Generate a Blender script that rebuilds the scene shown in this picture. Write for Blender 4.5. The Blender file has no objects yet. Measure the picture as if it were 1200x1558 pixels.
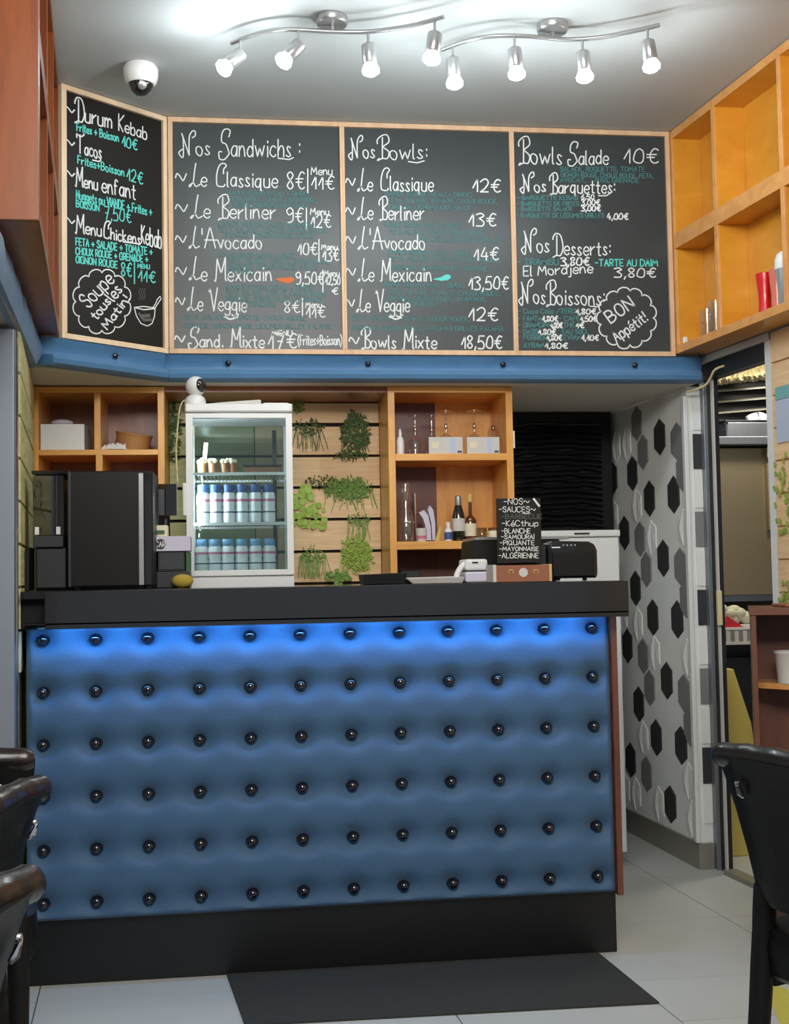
import bpy, bmesh, math, random
from mathutils import Vector, Matrix
random.seed(7)
sc = bpy.context.scene
COL = sc.collection
PI = math.pi

# ------------------------------------------------------------------ camera
F_PX, YAW, PIT, ROL, CAMZ = 1836.7, -0.12805, 0.05259, 0.01772, 1.13
_c, _s = math.cos, math.sin
FW = Vector((-_s(YAW)*_c(PIT), _c(YAW)*_c(PIT), _s(PIT)))
R0 = Vector((_c(YAW), _s(YAW), 0)); U0 = R0.cross(FW)
RT = R0*_c(ROL) - U0*_s(ROL); UP = R0*_s(ROL) + U0*_c(ROL)
cam = bpy.data.cameras.new('camera'); cam.sensor_fit = 'VERTICAL'; cam.sensor_height = 24
cam.lens = F_PX/1558*24; cam.clip_start = 0.05
co = bpy.data.objects.new('camera', cam); COL.objects.link(co)
co.matrix_world = Matrix(((RT.x, UP.x, -FW.x, 0), (RT.y, UP.y, -FW.y, 0), (RT.z, UP.z, -FW.z, CAMZ), (0, 0, 0, 1)))
sc.camera = co

# ------------------------------------------------------------------ world, lamps, exposure
w = bpy.data.worlds.new('world'); sc.world = w; w.use_nodes = True
bg = w.node_tree.nodes['Background']; bg.inputs[0].default_value = (.80, .88, 1, 1); bg.inputs[1].default_value = .38
sc.view_settings.view_transform = 'Standard'; sc.view_settings.look = 'None'
sc.view_settings.exposure = 0.0; sc.view_settings.gamma = 1.0; sc.view_settings.use_curve_mapping = False

def area(name, loc, target, sx, sy, power, col):
    l = bpy.data.lights.new(name, 'AREA'); l.shape = 'RECTANGLE'; l.size = sx; l.size_y = sy; l.energy = power; l.color = col
    o = bpy.data.objects.new(name, l); COL.objects.link(o); o.location = loc
    o.rotation_euler = (Vector(target)-Vector(loc)).to_track_quat('-Z', 'Y').to_euler(); return o
def point(name, loc, r, power, col, kind='POINT'):
    l = bpy.data.lights.new(name, kind); l.shadow_soft_size = r; l.energy = power; l.color = col
    o = bpy.data.objects.new(name, l); COL.objects.link(o); o.location = loc; return o
area('dining_room_lamp', (.0, 1.0, 2.6), (.55, 4.2, 1.1), 1.6, .9, 62, (1, .95, .88))  # out-of-view fill light added to brighten the counter side
area('dining_room_lamp', (-.1, -.5, 2.70), (.55, 4.2, 1.2), 2.6, .4, 84, (.95, .97, 1))  # second added fill light, unseen, behind the camera
area('under_lip_led', (.25, 3.468, 1.000), (.25, 3.512, 0.84), 1.62, .010, 3.1, (.13, .47, 1))
area('kitchen_lamp', (2.3, 4.6, 2.1), (2.2, 4.9, 1.2), .4, .2, 11, (1, .93, .80))  # unseen warm light added to brighten the kitchen interior
area('fridge_lamp', (-.150, 4.140, 1.42), (.06, 4.36, 1.38), .02, .50, 4.2, (.90, .96, 1))

# ------------------------------------------------------------------ helpers
def U(px, py, Y):
    d = FW + RT*((px-600)/F_PX) - UP*((py-779)/F_PX)
    v = d*(Y/d.y); return Vector((v.x, v.y, v.z+CAMZ))
def UZ(px, py, z):
    d = FW + RT*((px-600)/F_PX) - UP*((py-779)/F_PX)
    v = d*((z-CAMZ)/d.z); return Vector((v.x, v.y, v.z+CAMZ))
def UP2(px, py, A, B):          # onto the upright plane through plan points A and B
    d = FW + RT*((px-600)/F_PX) - UP*((py-779)/F_PX)
    n = Vector((B[1]-A[1], A[0]-B[0]))
    t = (n.x*A[0]+n.y*A[1])/(n.x*d.x+n.y*d.y); v = d*t
    return Vector((v.x, v.y, v.z+CAMZ))
def lin(c):
    return tuple(((x/255)/12.92 if x/255 <= .04045 else ((x/255+.055)/1.055)**2.4) for x in c)

def mat(name, rgb, rough=.5, metal=0, bump=0, bscale=40, var=0, vscale=6, emit=0, ecol=None, spec=.5, coat=0, stretch=None, sheen=0):
    m = bpy.data.materials.new(name); m.use_nodes = True; nt = m.node_tree; N = nt.nodes; L = nt.links
    b = N['Principled BSDF']; c = lin(rgb)
    b.inputs['Base Color'].default_value = (*c, 1); b.inputs['Roughness'].default_value = rough
    b.inputs['Metallic'].default_value = metal; b.inputs['Specular IOR Level'].default_value = spec
    b.inputs['Coat Weight'].default_value = coat; b.inputs['Sheen Weight'].default_value = sheen
    tc = N.new('ShaderNodeTexCoord'); mp = N.new('ShaderNodeMapping'); L.new(tc.outputs['Object'], mp.inputs[0])
    if stretch: mp.inputs['Scale'].default_value = stretch
    n1 = N.new('ShaderNodeTexNoise'); n1.inputs['Scale'].default_value = vscale; n1.inputs['Detail'].default_value = 5
    L.new(mp.outputs[0], n1.inputs[0])
    mx = N.new('ShaderNodeMix'); mx.data_type = 'RGBA'
    v = max(var, .02)
    mx.inputs[6].default_value = (*[x*(1-v) for x in c], 1); mx.inputs[7].default_value = (*[min(1, x*(1+v)) for x in c], 1)
    L.new(n1.outputs[0], mx.inputs[0]); L.new(mx.outputs[2], b.inputs['Base Color'])
    if bump:
        n2 = N.new('ShaderNodeTexNoise'); n2.inputs['Scale'].default_value = bscale; n2.inputs['Detail'].default_value = 4
        L.new(mp.outputs[0], n2.inputs[0]); bp = N.new('ShaderNodeBump'); bp.inputs['Strength'].default_value = bump
        bp.inputs['Distance'].default_value = .004
        L.new(n2.outputs[0], bp.inputs['Height']); L.new(bp.outputs[0], b.inputs['Normal'])
    if emit:
        b.inputs['Emission Color'].default_value = (*(lin(ecol) if ecol else c), 1); b.inputs['Emission Strength'].default_value = emit
    return m
def wood(name, a, bb, rough=.4, scale=(3, 3, 40), ns=2.2, coat=.15):
    m = bpy.data.materials.new(name); m.use_nodes = True; nt = m.node_tree; N = nt.nodes; L = nt.links
    b = N['Principled BSDF']; b.inputs['Roughness'].default_value = rough; b.inputs['Coat Weight'].default_value = coat
    b.inputs['Coat Roughness'].default_value = .25
    tc = N.new('ShaderNodeTexCoord'); mp = N.new('ShaderNodeMapping'); mp.inputs['Scale'].default_value = scale
    L.new(tc.outputs['Object'], mp.inputs[0])
    n1 = N.new('ShaderNodeTexNoise'); n1.inputs['Scale'].default_value = ns; n1.inputs['Detail'].default_value = 8
    n1.inputs['Roughness'].default_value = .62; n1.inputs['Distortion'].default_value = .5
    L.new(mp.outputs[0], n1.inputs[0])
    cr = N.new('ShaderNodeValToRGB'); cr.color_ramp.elements[0].position = .3; cr.color_ramp.elements[1].position = .7
    cr.color_ramp.elements[0].color = (*lin(a), 1); cr.color_ramp.elements[1].color = (*lin(bb), 1)
    L.new(n1.outputs[0], cr.inputs[0]); L.new(cr.outputs[0], b.inputs['Base Color'])
    bp = N.new('ShaderNodeBump'); bp.inputs['Strength'].default_value = .12; bp.inputs['Distance'].default_value = .002
    L.new(n1.outputs[0], bp.inputs['Height']); L.new(bp.outputs[0], b.inputs['Normal'])
    return m
def pane_mat(name, tint=(235, 245, 245), refl=.12, rough=.02, hi=.8):
    m = bpy.data.materials.new(name); m.use_nodes = True; nt = m.node_tree; N = nt.nodes; L = nt.links
    N.remove(N['Principled BSDF']); o = N['Material Output']
    t = N.new('ShaderNodeBsdfTransparent'); t.inputs[0].default_value = (*lin(tint), 1)
    g = N.new('ShaderNodeBsdfGlossy'); g.inputs['Roughness'].default_value = rough; g.inputs[0].default_value = (1, 1, 1, 1)
    lw = N.new('ShaderNodeLayerWeight'); lw.inputs[0].default_value = .35
    mr = N.new('ShaderNodeMapRange'); mr.inputs[3].default_value = refl; mr.inputs[4].default_value = hi
    L.new(lw.outputs['Facing'], mr.inputs[0])
    mx = N.new('ShaderNodeMixShader'); L.new(mr.outputs[0], mx.inputs[0]); L.new(t.outputs[0], mx.inputs[1]); L.new(g.outputs[0], mx.inputs[2])
    L.new(mx.outputs[0], o.inputs[0]); return m

M = {}
M['ceiling'] = mat('ceiling_paint', (190, 194, 193), .75, bump=.06, bscale=60, var=.02)
M['soffit'] = mat('soffit_paint', (226, 220, 206), .7, var=.03)
M['wall'] = mat('wall_paint', (176, 172, 164), .75, var=.03)
M['tile'] = mat('floor_tile', (192, 194, 189), .34, bump=.05, bscale=15, var=.06, vscale=5, spec=.4)
M['grout'] = mat('grout', (78, 78, 76), .9)
M['mat'] = mat('mat_fibre', (50, 51, 48), .95, bump=.6, bscale=400, var=.12, vscale=60)
M['blue'] = mat('blue_velvet', (54, 90, 124), .62, bump=.25, bscale=220, var=.10, vscale=9, sheen=.2)
M['blue_band'] = mat('blue_band_velvet', (76, 124, 166), .55, bump=.2, bscale=200, var=.08, vscale=9, sheen=.2)
M['black_gloss'] = mat('black_lacquer', (22, 23, 25), .14, coat=.7, var=.1)
M['black_lacquer_front'] = mat('worn_black_lacquer', (34, 35, 38), .16, coat=.5, var=.25, vscale=3)
M['black_matt'] = mat('black_board', (11, 11, 12), .55, var=.1, spec=.3)
M['slat'] = mat('glossy_black_slat', (34, 34, 36), .2, coat=.8)
M['plinth'] = mat('plinth_black', (10, 11, 13), .4, var=.2)
M['button'] = mat('button_black', (12, 14, 26), .12, coat=.8)
M['oak'] = wood('orange_oak', (214, 144, 58), (240, 178, 90), .38, (9, 9, 1.5))
M['oak_h'] = wood('orange_oak_long_grain', (216, 146, 62), (242, 180, 92), .38, (1.5, 9, 12))
M['oak_edge'] = wood('oak_edge_band', (206, 140, 76), (226, 166, 98), .4, (8, 8, 8))
M['ply'] = wood('golden_birch_ply', (206, 136, 36), (222, 156, 52), .3, (3, 3, 5), coat=.3)
M['redwood'] = wood('red_brown_veneer', (122, 62, 24), (154, 84, 34), .35, (8, 8, 1.2), coat=.35)
M['redwood_l'] = wood('mahogany_veneer', (112, 52, 14), (146, 74, 24), .35, (8, 8, 1.2), coat=.3)
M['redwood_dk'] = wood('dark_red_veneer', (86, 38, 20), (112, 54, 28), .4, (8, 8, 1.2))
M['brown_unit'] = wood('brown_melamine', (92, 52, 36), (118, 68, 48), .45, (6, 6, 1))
M['pine'] = wood('pale_pine_frame', (206, 166, 130), (226, 190, 152), .5, (12, 12, 3), coat=0)
M['pine_light'] = wood('cream_pine_frame', (224, 196, 160), (240, 216, 184), .5, (12, 12, 3), coat=0)
M['chalkboard'] = mat('grey_chalkboard', (56, 62, 63), .36, var=.22, vscale=2.5, spec=.45)
M['chalkboard_dk'] = mat('black_chalkboard', (30, 27, 24), .5, var=.1, vscale=2.5, spec=.25)
M['chalk'] = mat('white_chalk_marker', (222, 226, 224), .8)
M['chalk_teal'] = mat('teal_chalk_marker', (96, 208, 196), .8)
M['chalk_fade'] = mat('faded_teal_marker', (70, 124, 124), .8, var=.25, vscale=25)
M['chalk_grey'] = mat('faded_grey_marker', (96, 94, 92), .8)
M['chalk_orange'] = mat('orange_chalk_marker', (214, 112, 66), .8)
M['white'] = mat('white_enamel', (228, 230, 228), .35, var=.02)
M['white_plastic'] = mat('white_plastic', (226, 226, 224), .35)
M['offwhite'] = mat('off_white_card', (206, 202, 196), .7, var=.04)
M['lilac'] = mat('lilac_white_paper', (206, 200, 216), .6)
M['cream'] = mat('cream_plastic', (222, 206, 160), .5)
M['pillar_steel'] = mat('blue_grey_steel_cladding', (150, 158, 172), .36, metal=.35, var=.12, vscale=3)
M['steel'] = mat('brushed_steel', (128, 132, 138), .34, metal=.85, bump=.1, bscale=6, var=.12, vscale=3, stretch=(40, 40, 1))
M['steel_paint'] = mat('grey_painted_steel', (128, 134, 138), .35, metal=.3, var=.08)
M['steel_warm'] = mat('kitchen_stainless', (150, 136, 108), .32, metal=.7, var=.15, vscale=3)
M['chrome'] = mat('chrome', (220, 220, 222), .12, metal=1)
M['nickel'] = mat('satin_nickel', (168, 168, 168), .3, metal=.7)
M['base_grey'] = mat('grey_steel_skirting', (146, 143, 132), .35, metal=.3, var=.1)
M['dark'] = mat('dark_frame', (30, 31, 33), .4, var=.1)
M['charcoal'] = mat('charcoal_plastic', (38, 40, 44), .4, var=.1)
M['leather'] = mat('black_leather', (9, 9, 10), .42, bump=.2, bscale=90, coat=.03, spec=.2)
M['leather_rim'] = mat('glossy_black_leather', (16, 16, 17), .3, bump=.2, bscale=90, coat=.3)
M['leather_br'] = mat('brown_black_leather', (30, 21, 18), .32, bump=.2, bscale=90, coat=.25)  # black leather with its brown reflection painted into the colour
M['gap'] = mat('gap_black', (30, 20, 16), .9)
M['plank'] = wood('pallet_plank', (220, 180, 132), (244, 212, 168), .7, (2, 2, 26), coat=0)
M['plank_green'] = wood('mossy_plank', (180, 176, 118), (216, 206, 156), .7, (2, 2, 20), coat=0)
M['leaf'] = mat('leaf_green', (116, 152, 72), .6, var=.3, vscale=30)
M['leaf_dk'] = mat('leaf_dark_green', (76, 96, 48), .6, var=.3, vscale=30)
M['leaf_lt'] = mat('leaf_lime', (158, 184, 78), .6, var=.2, vscale=30)
M['hexw'] = mat('white_hexagon', (236, 238, 234), .5, bump=.05)
M['hexbase'] = mat('white_wallpaper', (236, 238, 234), .6)
M['hexd'] = mat('charcoal_hexagon', (52, 53, 54), .55, var=.08)
M['hexg'] = mat('grey_hexagon', (132, 132, 132), .55, var=.05)
M['glass'] = pane_mat('clear_glass', (248, 250, 250), .08, hi=.45)
M['pane'] = pane_mat('fridge_pane', (222, 232, 232), .045, hi=.5)
M['dome'] = mat('smoked_dome', (24, 25, 27), .05, coat=1)
M['smoke_glass'] = pane_mat('smoked_hopper', (120, 132, 130), .2)
M['bulb'] = mat('lit_bulb', (255, 255, 255), .3, emit=14, ecol=(240, 250, 255))
M['led'] = mat('blue_led_strip', (60, 130, 255), .3, emit=6, ecol=(50, 120, 255))
M['red'] = mat('red_plastic', (206, 20, 26), .3, coat=.4)
M['pink'] = mat('pink_glass', (214, 120, 100), .2, coat=.4)
M['tin'] = mat('silver_tin', (196, 206, 206), .22, metal=.7, var=.1)
M['kraft'] = mat('kraft_card', (176, 126, 74), .7, var=.08)
M['terracotta'] = mat('terracotta_card', (150, 92, 66), .6, var=.08)
M['milk'] = mat('milky_plastic', (236, 238, 240), .4)
M['cap_blue'] = mat('blue_cap', (52, 88, 140), .4)
M['cap_light'] = mat('pale_blue_cap', (120, 168, 206), .4)
M['lbl_pink'] = mat('pink_label_print', (206, 120, 146), .6)
M['lbl_dark'] = mat('dark_label_print', (60, 74, 96), .6)
M['amber'] = mat('amber_glass', (92, 44, 16), .12, coat=.8)
M['dkbottle'] = mat('dark_bottle_glass', (26, 28, 26), .12, coat=.8)
M['label'] = mat('cream_label', (226, 218, 186), .6)
M['cork'] = mat('cork', (206, 180, 110), .7)
M['honey'] = mat('honey_jar_glass', (120, 76, 30), .15, coat=.6)
M['brownfood'] = mat('brown_dessert', (128, 84, 52), .5, var=.25, vscale=40)
M['yellow'] = mat('yellow_paint', (198, 190, 84), .5, var=.05)
M['yellow_foam'] = mat('pale_yellow_foam', (222, 198, 104), .6, var=.14, vscale=4)
M['green'] = mat('green_plastic', (44, 92, 52), .5)
M['mustard'] = mat('mustard_cloth', (172, 146, 52), .8, var=.1)
M['foil'] = mat('crumpled_foil', (170, 158, 118), .4, metal=.2, bump=.6, bscale=18, var=.3, vscale=10)
M['bag'] = mat('pale_plastic_bag', (206, 204, 176), .35, bump=.6, bscale=30, var=.14, vscale=20)
M['bluegrey'] = mat('pale_blue_poster', (186, 196, 218), .6)  # bluish glass reflection put into colour; also real print on paper bundles
M['teal_poster'] = mat('teal_poster_print', (120, 176, 176), .6)  # teal part of the painted glass reflection

def smooth_path(P, n=6):
    P = [Vector(p) for p in P]; out = []
    for i in range(len(P)-1):
        p0, p1, p2, p3 = P[max(i-1, 0)], P[i], P[i+1], P[min(i+2, len(P)-1)]
        for k in range(n):
            t = k/n; out.append(.5*((2*p1)+(-p0+p2)*t+(2*p0-5*p1+4*p2-p3)*t*t+(-p0+3*p1-3*p2+p3)*t**3))
    out.append(P[-1]); return out
WM = {}
class MB:
    def __init__(s): s.v = []; s.f = []
    def add(s, vs, fs):
        k = len(s.v); s.v += [tuple(v) for v in vs]; s.f += [tuple(i+k for i in f) for f in fs]; return s
    def box(s, x0, x1, y0, y1, z0, z1):
        vs = [(x, y, z) for z in (z0, z1) for y in (y0, y1) for x in (x0, x1)]
        return s.add(vs, [(0, 2, 3, 1), (4, 5, 7, 6), (0, 1, 5, 4), (2, 6, 7, 3), (0, 4, 6, 2), (1, 3, 7, 5)])
    def prism(s, poly, z0, z1):          # plan polygon (counter-clockwise), extruded up
        n = len(poly)
        vs = [(p[0], p[1], z0) for p in poly]+[(p[0], p[1], z1) for p in poly]
        return s.add(vs, [tuple(range(n-1, -1, -1)), tuple(range(n, 2*n))]+[(i, (i+1) % n, (i+1) % n+n, i+n) for i in range(n)])
    def ext(s, pts, d):                  # any planar polygon extruded along a vector
        n = len(pts); d = Vector(d); P = [Vector(p) for p in pts]
        return s.add(P+[p+d for p in P], [tuple(range(n-1, -1, -1)), tuple(range(n, 2*n))]+[(i, (i+1) % n, (i+1) % n+n, i+n) for i in range(n)])
    def lathe(s, prof, c=(0, 0, 0), n=20, axis=None):
        q = Vector((0, 0, 1)).rotation_difference(Vector(axis)).to_matrix() if axis is not None else Matrix.Identity(3)
        c = Vector(c); vs = []; fs = []
        for r, z in prof:
            for i in range(n):
                a = 2*PI*i/n; vs.append(c+q@Vector((max(r, 1e-5)*math.cos(a), max(r, 1e-5)*math.sin(a), z)))
        m = len(prof)
        for j in range(m-1):
            for i in range(n):
                fs.append((j*n+i, j*n+(i+1) % n, (j+1)*n+(i+1) % n, (j+1)*n+i))
        fs.append(tuple(range(n-1, -1, -1))); fs.append(tuple(range((m-1)*n, m*n)))
        return s.add(vs, fs)
    def tube(s, pts, r, n=10, closed=False):
        P = [Vector(p) for p in pts]; R = r if isinstance(r, (list, tuple)) else [r]*len(P); vs = []; fs = []
        up = Vector((0, 0, 1))
        for i, p in enumerate(P):
            t = (P[min(i+1, len(P)-1)]-P[max(i-1, 0)]).normalized()
            a = t.cross(up)
            if a.length < .05: a = t.cross(Vector((0, 1, 0)))
            a.normalize(); b = t.cross(a)
            for k in range(n):
                w_ = 2*PI*k/n; vs.append(p+(a*math.cos(w_)+b*math.sin(w_))*R[i])
        m = len(P)
        for j in range(m-1):
            for i in range(n): fs.append((j*n+i, j*n+(i+1) % n, (j+1)*n+(i+1) % n, (j+1)*n+i))
        fs.append(tuple(range(n-1, -1, -1))); fs.append(tuple(range((m-1)*n, m*n)))
        return s.add(vs, fs)
    def sphere(s, c, r, n=16, m=10, sc_=(1, 1, 1)):
        vs = []; fs = []
        for j in range(m+1):
            th = PI*j/m
            for i in range(n):
                a = 2*PI*i/n
                vs.append((c[0]+r*sc_[0]*max(math.sin(th), 1e-4)*math.cos(a), c[1]+r*sc_[1]*max(math.sin(th), 1e-4)*math.sin(a), c[2]-r*sc_[2]*math.cos(th)))
        for j in range(m):
            for i in range(n): fs.append((j*n+i, j*n+(i+1) % n, (j+1)*n+(i+1) % n, (j+1)*n+i))
        return s.add(vs, fs)
    def build(s, name, m, parent=None, smooth=False, bevel=0, label=None, fix=True):
        me = bpy.data.meshes.new(name)
        inv = WM[parent.name].inverted() if parent is not None else None
        vs = [inv@Vector(v) for v in s.v] if inv is not None else s.v
        me.from_pydata(vs, [], s.f)
        if fix:
            bm = bmesh.new(); bm.from_mesh(me); bmesh.ops.recalc_face_normals(bm, faces=bm.faces); bm.to_mesh(me); bm.free()
        me.materials.append(M[m] if isinstance(m, str) else m)
        if smooth:
            for p in me.polygons: p.use_smooth = True
            try: me.set_sharp_from_angle(angle=.7)
            except Exception: pass
        o = bpy.data.objects.new(name, me); COL.objects.link(o)
        if parent is not None: o.parent = parent
        WM[o.name] = WM[parent.name].copy() if parent is not None else Matrix.Identity(4)
        if bevel:
            b = o.modifiers.new('bevel', 'BEVEL'); b.width = bevel; b.segments = 2; b.limit_method = 'ANGLE'
        if label: o['label'] = label
        return o
def thing(name, label, cat, loc=(0, 0, 0), rz=0, group=None):
    o = bpy.data.objects.new(name, None); COL.objects.link(o); o.empty_display_size = .05
    o.location = loc; o.rotation_euler = (0, 0, rz); o['label'] = label; o['category'] = cat
    if group: o['group'] = group
    WM[o.name] = Matrix.Translation(Vector(loc)) @ Matrix.Rotation(rz, 4, 'Z')
    return o
def tag(o, label, cat, group=None):
    o['label'] = label; o['category'] = cat
    if group: o['group'] = group
    return o
def struct(o): o['kind'] = 'structure'; return o
def dup(o, parent=None):
    c = o.copy(); COL.objects.link(c); c.parent = parent
    for ch in list(o.children): dup(ch, c)
    return c
def rebase(o):      # put the origin of a single-mesh thing at its own base
    me = o.data; xs = [v.co for v in me.vertices]
    c = Vector((sum(v.x for v in xs)/len(xs), sum(v.y for v in xs)/len(xs), min(v.z for v in xs)))
    for v in me.vertices: v.co -= c
    o.location = c; WM[o.name] = Matrix.Translation(c); return o
def box(x0, x1, y0, y1, z0, z1): return MB().box(x0, x1, y0, y1, z0, z1)

# ------------------------------------------------------------------ room shell
K = .105          # room axis leans by this much x per metre of depth
CEIL, SOF, YB = 2.80, 1.84, 4.385
def xr(y): return 1.76 + .11*(4.45-y)      # door wall on the right
def xl(y): return -.60 - .10*(y-3.42)      # beam line on the left
fl = struct(box(-2.6, 3.6, -1.5, 6.2, -.05, -.004).build('floor', 'grout'))
rows = [3.83, 3.29]
tiles = {}
for i in range(-3, 6):
    x0 = 1.067+.535*(i-1)
    cuts = [4.91-.54*k for k in range(-1, 7)] if i > -1 else [5.03-.54*k for k in range(-1, 7)]
    if i == 1: cuts = sorted(cuts+[2.98], reverse=True)
    for a, b in zip(cuts[:-1], cuts[1:]):
        g = .0018
        def X(x, y): return x - .08*(y-3.2)
        poly = [(X(x0, b)+g, b+g), (X(x0+.535, b)-g, b+g), (X(x0+.535, a)-g, a-g), (X(x0, a)+g, a-g)]
        key = (round(a-b, 3), i if False else 0)
        if key not in tiles:
            px, py = poly[0]
            o = MB().prism([(p[0]-px, p[1]-py) for p in poly], -.004, 0).build('tile', 'tile', fl); tiles[key] = o
            o.location = (px, py, 0)
        else:
            o = tiles[key].copy(); COL.objects.link(o); o.parent = fl; o.location = (poly[0][0], poly[0][1], 0)
struct(box(-2.6, 3.6, -1.5, 6.2, CEIL, CEIL+.06).build('ceiling', 'ceiling'))
# bulkhead carrying the menu boards, with the lower soffit behind it
bulk = [(-.80, 4.11), (-.60, 4.11), (-.585, 4.11), (-.262, YB), (1.74, YB), (1.74, YB+.10), (-.80, YB+.10)]
struct(MB().prism(bulk, SOF+.03, CEIL-.001).build('wall_front', 'ceiling'))
struct(MB().prism([(-.86, 4.09), (-.585, 4.105), (-.262, YB-.005), (1.735, YB-.005), (1.66, 5.30), (-.92, 5.30)], SOF, SOF+.03).build('trim_1', 'soffit'))
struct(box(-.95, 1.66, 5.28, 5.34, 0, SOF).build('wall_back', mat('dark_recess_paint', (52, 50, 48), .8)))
# left side: beam above the padded band, wall and steel pillar
def strip(y0, y1, f0, f1, z0, z1, mb=None):   # box following plan lines x=f0(y)..f1(y)
    mb = mb or MB()
    return mb.prism([(f0(y0), y0), (f1(y0), y0), (f1(y1), y1), (f0(y1), y1)], z0, z1)
wl = struct(strip(-1.4, 5.28, lambda y: -1.05-.1*(y-3.4), lambda y: -.66-.1*(y-3.4) if y > 3 else -.22-.0*(y), 0, SOF-.001).build('wall_left', 'wall')) if False else None
wl = struct(MB().prism([(-.95, 3.46), (-.612, 3.46), (-.742, 4.49), (-.83, 5.27), (-.98, 5.27)], 0, SOF-.001).build('wall_left', 'plank_green'))
struct(MB().prism([(-1.3, -1.4), (-1.2, -1.4), (-.86, 3.40), (-.96, 3.40)], 0, SOF).build('wall_left', 'wall'))
struct(MB().prism([(-1.35, -1.4), (-.26, -1.4), (-.26-.075*3.6, 2.2), (-.60, 3.42), (-.675, 4.10), (-1.0, 4.10)], SOF, CEIL-.001).build('wall_left', 'wall'))
pil = thing('steel_pillar', 'brushed steel clad pillar at the left end of the blue counter', 'pillar', (-.68, 3.40, 0))
box(-.76, -.607, 3.385, 3.452, .0, 1.825).build('cladding', 'pillar_steel', pil, bevel=.003)
box(-.602, -.598, 3.383, 3.392, .0, 1.82).build('edge_strip', 'chrome', pil)

# right side: upper wall above the kitchen door, door wall, frame
struct(strip(-1.4, 4.45, lambda y: xr(y)-.005, lambda y: xr(y)+.10, 1.945, CEIL-.001).build('wall_right', 'wall'))
struct(strip(-1.4, 3.915, lambda y: xr(y)+.003, lambda y: xr(y)+.10, 0, 1.944).build('wall_right', 'plank'))
struct(box(1.81, 3.5, YB+.08, YB+.12, 1.95, CEIL-.001).build('wall_right', 'wall'))
# kitchen room behind
struct(box(1.72, 3.6, 5.95, 6.0, 0, 2.5).build('wall_back', mat('kitchen_wall', (120, 112, 96), .6)))
struct(box(3.4, 3.45, 2.5, 5.95, 0, 2.5).build('wall_right', mat('kitchen_side_wall', (120, 112, 96), .6)))
struct(box(1.76, 3.4, 4.52, 5.95, 2.15, 2.2).build('ceiling', 'soffit'))

df = thing('door_frame', 'grey metal frame of the kitchen doorway beside the hexagon wall', 'door frame', (1.79, 4.4, 0))
strip(4.42, 4.458, lambda y: 1.772, lambda y: 1.826, .0, 1.90).build('jamb', 'steel_paint', df, bevel=.002)
strip(4.385, 4.416, lambda y: xr(y)+.022, lambda y: xr(y)+.05, .0, 1.87).build('jamb_channel', 'dark', df)
strip(4.362, 4.378, lambda y: xr(y)+.016, lambda y: xr(y)+.022, .0, 1.87).build('edge_strip', 'offwhite', df)
strip(3.92, 3.955, lambda y: xr(y)-.002, lambda y: xr(y)+.03, .0, 1.944).build('post', 'white', df, label='white post at the near side of the doorway')
strip(3.92, 4.44, lambda y: xr(y)-.008, lambda y: xr(y)+.03, 1.918, 1.943).build('head_rail', 'offwhite', df)
strip(3.956, 4.44, lambda y: xr(y)+.004, lambda y: xr(y)+.05, 1.855, 1.917).build('header', 'dark', df)
strip(3.96, 4.36, lambda y: xr(y)+.0, lambda y: xr(y)+.05, .0, .018).build('floor_track', 'base_grey', df)
sw = box(1.780, 1.800, 4.270, 4.29, .93, 1.04)
lk = U(1096, 925, 4.34)
box(lk.x-.010, lk.x+.008, 4.340, 4.358, lk.z-.065, lk.z+.065).build('latch_plate', 'cream', df, bevel=.003)

# hexagon wall
HX0, HY0, HK = 1.72, 4.455, .0693
def HP(s, z, o=0):    # s along the wall away from the room, o = stand-off towards the counter
    a = math.atan(HK); return Vector((HX0-s*math.sin(a)-o*math.cos(a), HY0+s*math.cos(a)-o*math.sin(a), z))
L_ = .85
hw = struct(MB().prism([HP(0, 0)[:2], HP(L_, 0)[:2], (HP(L_, 0).x+.07, HP(L_, 0).y), (1.772, HY0)][::-1], 0, SOF-.001).build('wall_right', 'hexbase'))
def hexmesh(petal=False):
    w_, h, p, t = .112/2-.001, .156/2-.001, .034, .0035
    ring = [(w_, -h+p), (w_, h-p), (0, h), (-w_, h-p), (-w_, -h+p), (0, -h)]
    mb = MB(); k = .93
    vs = [(x, z, 0) for x, z in ring]+[(x*k, z*k, t) for x, z in ring]
    fs = [(i, (i+1) % 6, (i+1) % 6+6, i+6) for i in range(6)]
    if not petal: fs.append(tuple(range(6, 12)))
    else:        # raised curled petals left and right of a shallow middle
        vs += [(0, h*.9, t*.2), (0, -h*.9, t*.2), (w_*.45, 0, t*2.2), (-w_*.45, 0, t*2.2)]
        fs += [(6, 7, 14), (7, 8, 14), (8, 12, 14), (12, 13, 14), (13, 11, 14), (11, 6, 14), (9, 10, 15), (8, 9, 15), (12, 8, 15), (13, 12, 15), (11, 13, 15), (10, 11, 15)]
    return [(a, b, c) for a, b, c in vs], fs
hm = {}
def hexpiece(kind, s, z):
    if kind not in hm:
        vs, fs = hexmesh(kind == 'hexw'); me = bpy.data.meshes.new('hexagon'); me.from_pydata(vs, [], fs); me.materials.append(M[kind]); hm[kind] = me
    o = bpy.data.objects.new('hexagon', hm[kind]); COL.objects.link(o); o.parent = hw
    a = math.atan(HK); X = Vector((-math.sin(a), math.cos(a), 0)); Zn = Vector((-math.cos(a), -math.sin(a), 0)); Yv = Vector((0, 0, 1))
    c = HP(s, z, .0005)
    o.matrix_world = Matrix(((X.x, Yv.x, Zn.x, c.x), (X.y, Yv.y, Zn.y, c.y), (X.z, Yv.z, Zn.z, c.z), (0, 0, 0, 1)))
placed = []
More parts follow.
